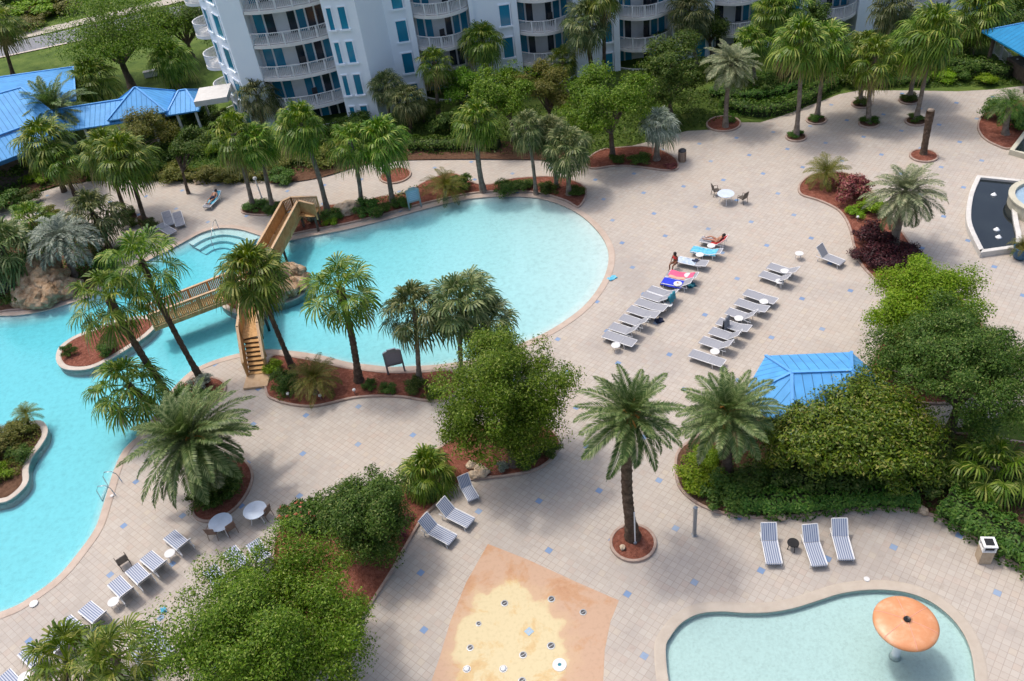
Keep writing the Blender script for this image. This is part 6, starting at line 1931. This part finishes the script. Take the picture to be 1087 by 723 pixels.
part('body', MB().lathe([(.28, 0), (.30, .05), (.30, .85), (.27, .88)], n=20), MT['stone'], t)
part('lid', MB().lathe([(.31, .88), (.31, .96), (.2, 1.05), (.1, 1.06)], n=20), MT['steel_dark'], t)
s = MB()
for k in range(18):
    a = k * PI / 9; s.box((math.cos(a) * .305, math.sin(a) * .305, .45), (.03, .06, .78), a)
part('slats', s, MT['brown_resin'], t)

# black stool between the striped loungers
t = thing('stool', 'black round stool between the lower right striped loungers', 'stool', G(841, 582.5))
part('top', MB().lathe([(0, .42), (.25, .42), (.27, .44), (.26, .47), (0, .465)], n=24), MT['black'], t)
for k in range(4):
    a = k * PI / 2; part('leg', MB().tube([(math.cos(a) * .18, math.sin(a) * .18, .43), (math.cos(a) * .23, math.sin(a) * .23, 0)], .02, 6), MT['black'], t)

# posts and lamps
t = thing('bollard_lamp', 'grey square bollard post at the lower right bed kerb', 'bollard', G(737, 568))
part('post', MB().box((0, 0, 1.0), (.15, .15, 2.0)), MT['steel'], t)
part('cap', MB().lathe([(.13, 2.0), (.13, 2.05), (.02, 2.12), (0, 2.12)], n=4), MT['steel'], t)
part('base_plate', MB().box((0, 0, .012), (.26, .26, .024)), MT['steel'], t)
t = thing('uplight', 'white pipe light standing on the round mulch ring against the big date palm', 'garden light', G(674.2, 577, .12))
part('post', MB().tube([(0, 0, 0), (0, 0, 2.3)], .035, 8), MT['white_metal'], t)
part('fitting', MB().lathe([(.09, 0), (.09, .12), (.05, .16)], n=12), MT['steel'], t)
t = thing('lamp_post', 'white leaning lamp post beside the two palms at the bridge landing', 'lamp post', G(279, 213))
tp = TOP(G(279, 213), 271, 191) - G(279, 213)
part('post', MB().tube([(0, 0, 0), tp * .5, tp], [.07, .055, .05], 10), MT['white_metal'], t)
part('lamp', MB().lathe([(.06, 0), (.16, .06), (.16, .2), (.1, .26)], tp, 12), MT['white_metal'], t)
for px, lb in [((341, 424), 'small white path light in the red bed by the bridge stairs'), ((307, 422), 'small white path light at the left of the bridge stairs bed'), ((377, 418), 'small white path light under the windswept palm'), ((460, 416), 'small white path light at the right end of the pool bed'), ((910, 234.5), 'small white path light under the yellow-green plant')]:
    t = thing('path_light', lb, 'garden light', G(*px, .1), 0, 'path lights in the beds')
    part('stake', MB().tube([(0, 0, 0), (0, 0, .34)], .02, 6), MT['steel'], t)
    part('shade', MB().lathe([(.11, .30), (.09, .38), (.02, .42), (0, .42)], n=12), MT['white_plastic'], t)
t = thing('utility_box', 'white utility box on the lawn beneath the large dark tree', 'utility box', G(161, 81))
part('body', MB().box((0, 0, .3), (1.4, .5, .6), .15), MT['white_plastic'], t); part('lid', MB().box((0, 0, .62), (1.5, .6, .06), .15), MT['rim'], t)

# reflecting fountain at the right
fo = G(1055, 225)
fn = thing('fountain_basin', 'dark fan shaped fountain basin with white rim at the right edge', 'fountain', Vector((*fo.xy, 0)))
outer = smooth_open([G(*p, .4) for p in [(1037.5, 186), (1031, 200), (1027.5, 213), (1026, 229), (1029, 243), (1041, 268)]], 5)
inner_arc = smooth_open([G(*p, .4) for p in [(1083, 262), (1084, 250), (1081, 235), (1079, 217), (1082, 200), (1088, 191)]], 5)
bas = [Vector((p.x, p.y)) for p in outer] + [Vector((p.x, p.y)) for p in inner_arc]
foff = fn.location
part('rim', ribbon(bas, -.28, .02, -.01, .42), MT['rim'], fn, off=foff)
wpoly = offset_loop(bas, -.2)
wm = sheet('water', MT['water_dark'], wpoly, (), .24); 
wq = link('water', wm, fn); 
for v in wm.vertices: v.co -= foff
for p in [(1055, 207), (1058, 244), (1060, 252)]:
    q = G(*p, .25); part('bubbler', MB().lathe([(.22, 0), (.14, .05), (.06, .16), (0, .18)], q, 12), MT['foam'], fn, off=foff, smooth=True)
dc = G(1110, 222); dr = 2.35
drum = thing('fountain_drum', 'cream curved fountain wall beside the dark basin', 'fountain', Vector((*dc.xy, 0)))
part('wall', MB().lathe([(dr + .05, 0), (dr + .05, .85), (dr + .12, .9), (dr + .12, 1.0), (dr - .28, 1.0), (dr - .28, .7)], n=48), MT['cream'], drum)
part('water', MB().lathe([(dr - .26, .75), (0, .76)], n=48), MT['water_kid'] if False else MT['grey_blue'], drum)
f2 = thing('fountain_basin', 'second dark basin with a cream rim cut by the right edge', 'fountain', Vector((*G(1100, 150).xy, 0)))
b2 = [Vector((p.x, p.y)) for p in GP([(1072, 159), (1088, 138), (1125, 118), (1150, 165), (1090, 164)], .4)]
part('rim', ribbon(b2, -.3, .02, -.01, .42), MT['cream'], f2, off=f2.location)
wm = sheet('water', MT['water_dark'], offset_loop(b2, -.2), (), .3); link('water', wm, f2)
for v in wm.vertices: v.co -= f2.location
# potted plant
pl = thing('potted_plant', 'spiky green plant in a blue glazed pot by the dark basin', 'potted plant', G(1082, 274))
part('pot', MB().lathe([(.30, 0), (.42, .15), (.50, .5), (.46, .72), (.52, .78), (.52, .84), (.42, .84), (.40, .7)], n=28), plain('blue_glaze', (.03, .10, .19), .25, .3, 4), pl, smooth=True)
part('soil', MB().lathe([(.42, .72), (0, .74)], n=24), MT['soil'], pl)
q = link('foliage', SAGO[0], pl, (0, 0, .85)); q.scale = (.95, .95, .95)

# ------------------------------------------------------------------ camera, light, sky
cam = bpy.data.cameras.new('Camera'); co = bpy.data.objects.new('Camera', cam); COL.objects.link(co)
co.matrix_world = Matrix(((RT.x, UP.x, -fw.x, 0), (RT.y, UP.y, -fw.y, 0), (RT.z, UP.z, -fw.z, H), (0, 0, 0, 1)))
cam.sensor_fit = 'HORIZONTAL'; cam.sensor_width = 36; cam.lens = F / 1087 * 36
cam.clip_end = 8000; cam.clip_start = .5
SC.camera = co

sun_dir = Vector((-.41 * .73, .41 * .68, 1)).normalized()        # towards the sun
sl = bpy.data.lights.new('sun', 'SUN'); so = bpy.data.objects.new('sun', sl); COL.objects.link(so)
sl.energy = 1.1; sl.angle = rad(5); sl.color = (1, .955, .88)
so.rotation_euler = sun_dir.to_track_quat('Z', 'Y').to_euler(); so.location = (-30, 40, 80)
w = bpy.data.worlds.new('World'); SC.world = w; w.use_nodes = True
t = w.node_tree; t.nodes.clear()
sky = N(t, 'ShaderNodeTexSky', sky_type='NISHITA'); sky.sun_disc = False
sky.sun_elevation = math.asin(sun_dir.z); sky.sun_rotation = math.atan2(sun_dir.x, sun_dir.y)
sky.air_density = 1.0; sky.dust_density = 5.0; sky.ozone_density = 1.0; sky.altitude = 10
bg = N(t, 'ShaderNodeBackground', i_Strength=.15); t.links.new(sky.outputs[0], bg.inputs[0])
wo_ = N(t, 'ShaderNodeOutputWorld'); t.links.new(bg.outputs[0], wo_.inputs[0])

SC.view_settings.view_transform = 'Standard'; SC.view_settings.look = 'None'
SC.view_settings.exposure = 0.64; SC.view_settings.gamma = 1.0
try: SC.view_settings.use_curve_mapping = False
except Exception: pass
SC.cycles.max_bounces = 8; SC.cycles.transparent_max_bounces = 12; SC.cycles.diffuse_bounces = 3; SC.cycles.glossy_bounces = 3
SC.cycles.caustics_reflective = False; SC.cycles.caustics_refractive = False
SC.cycles.use_denoising = True
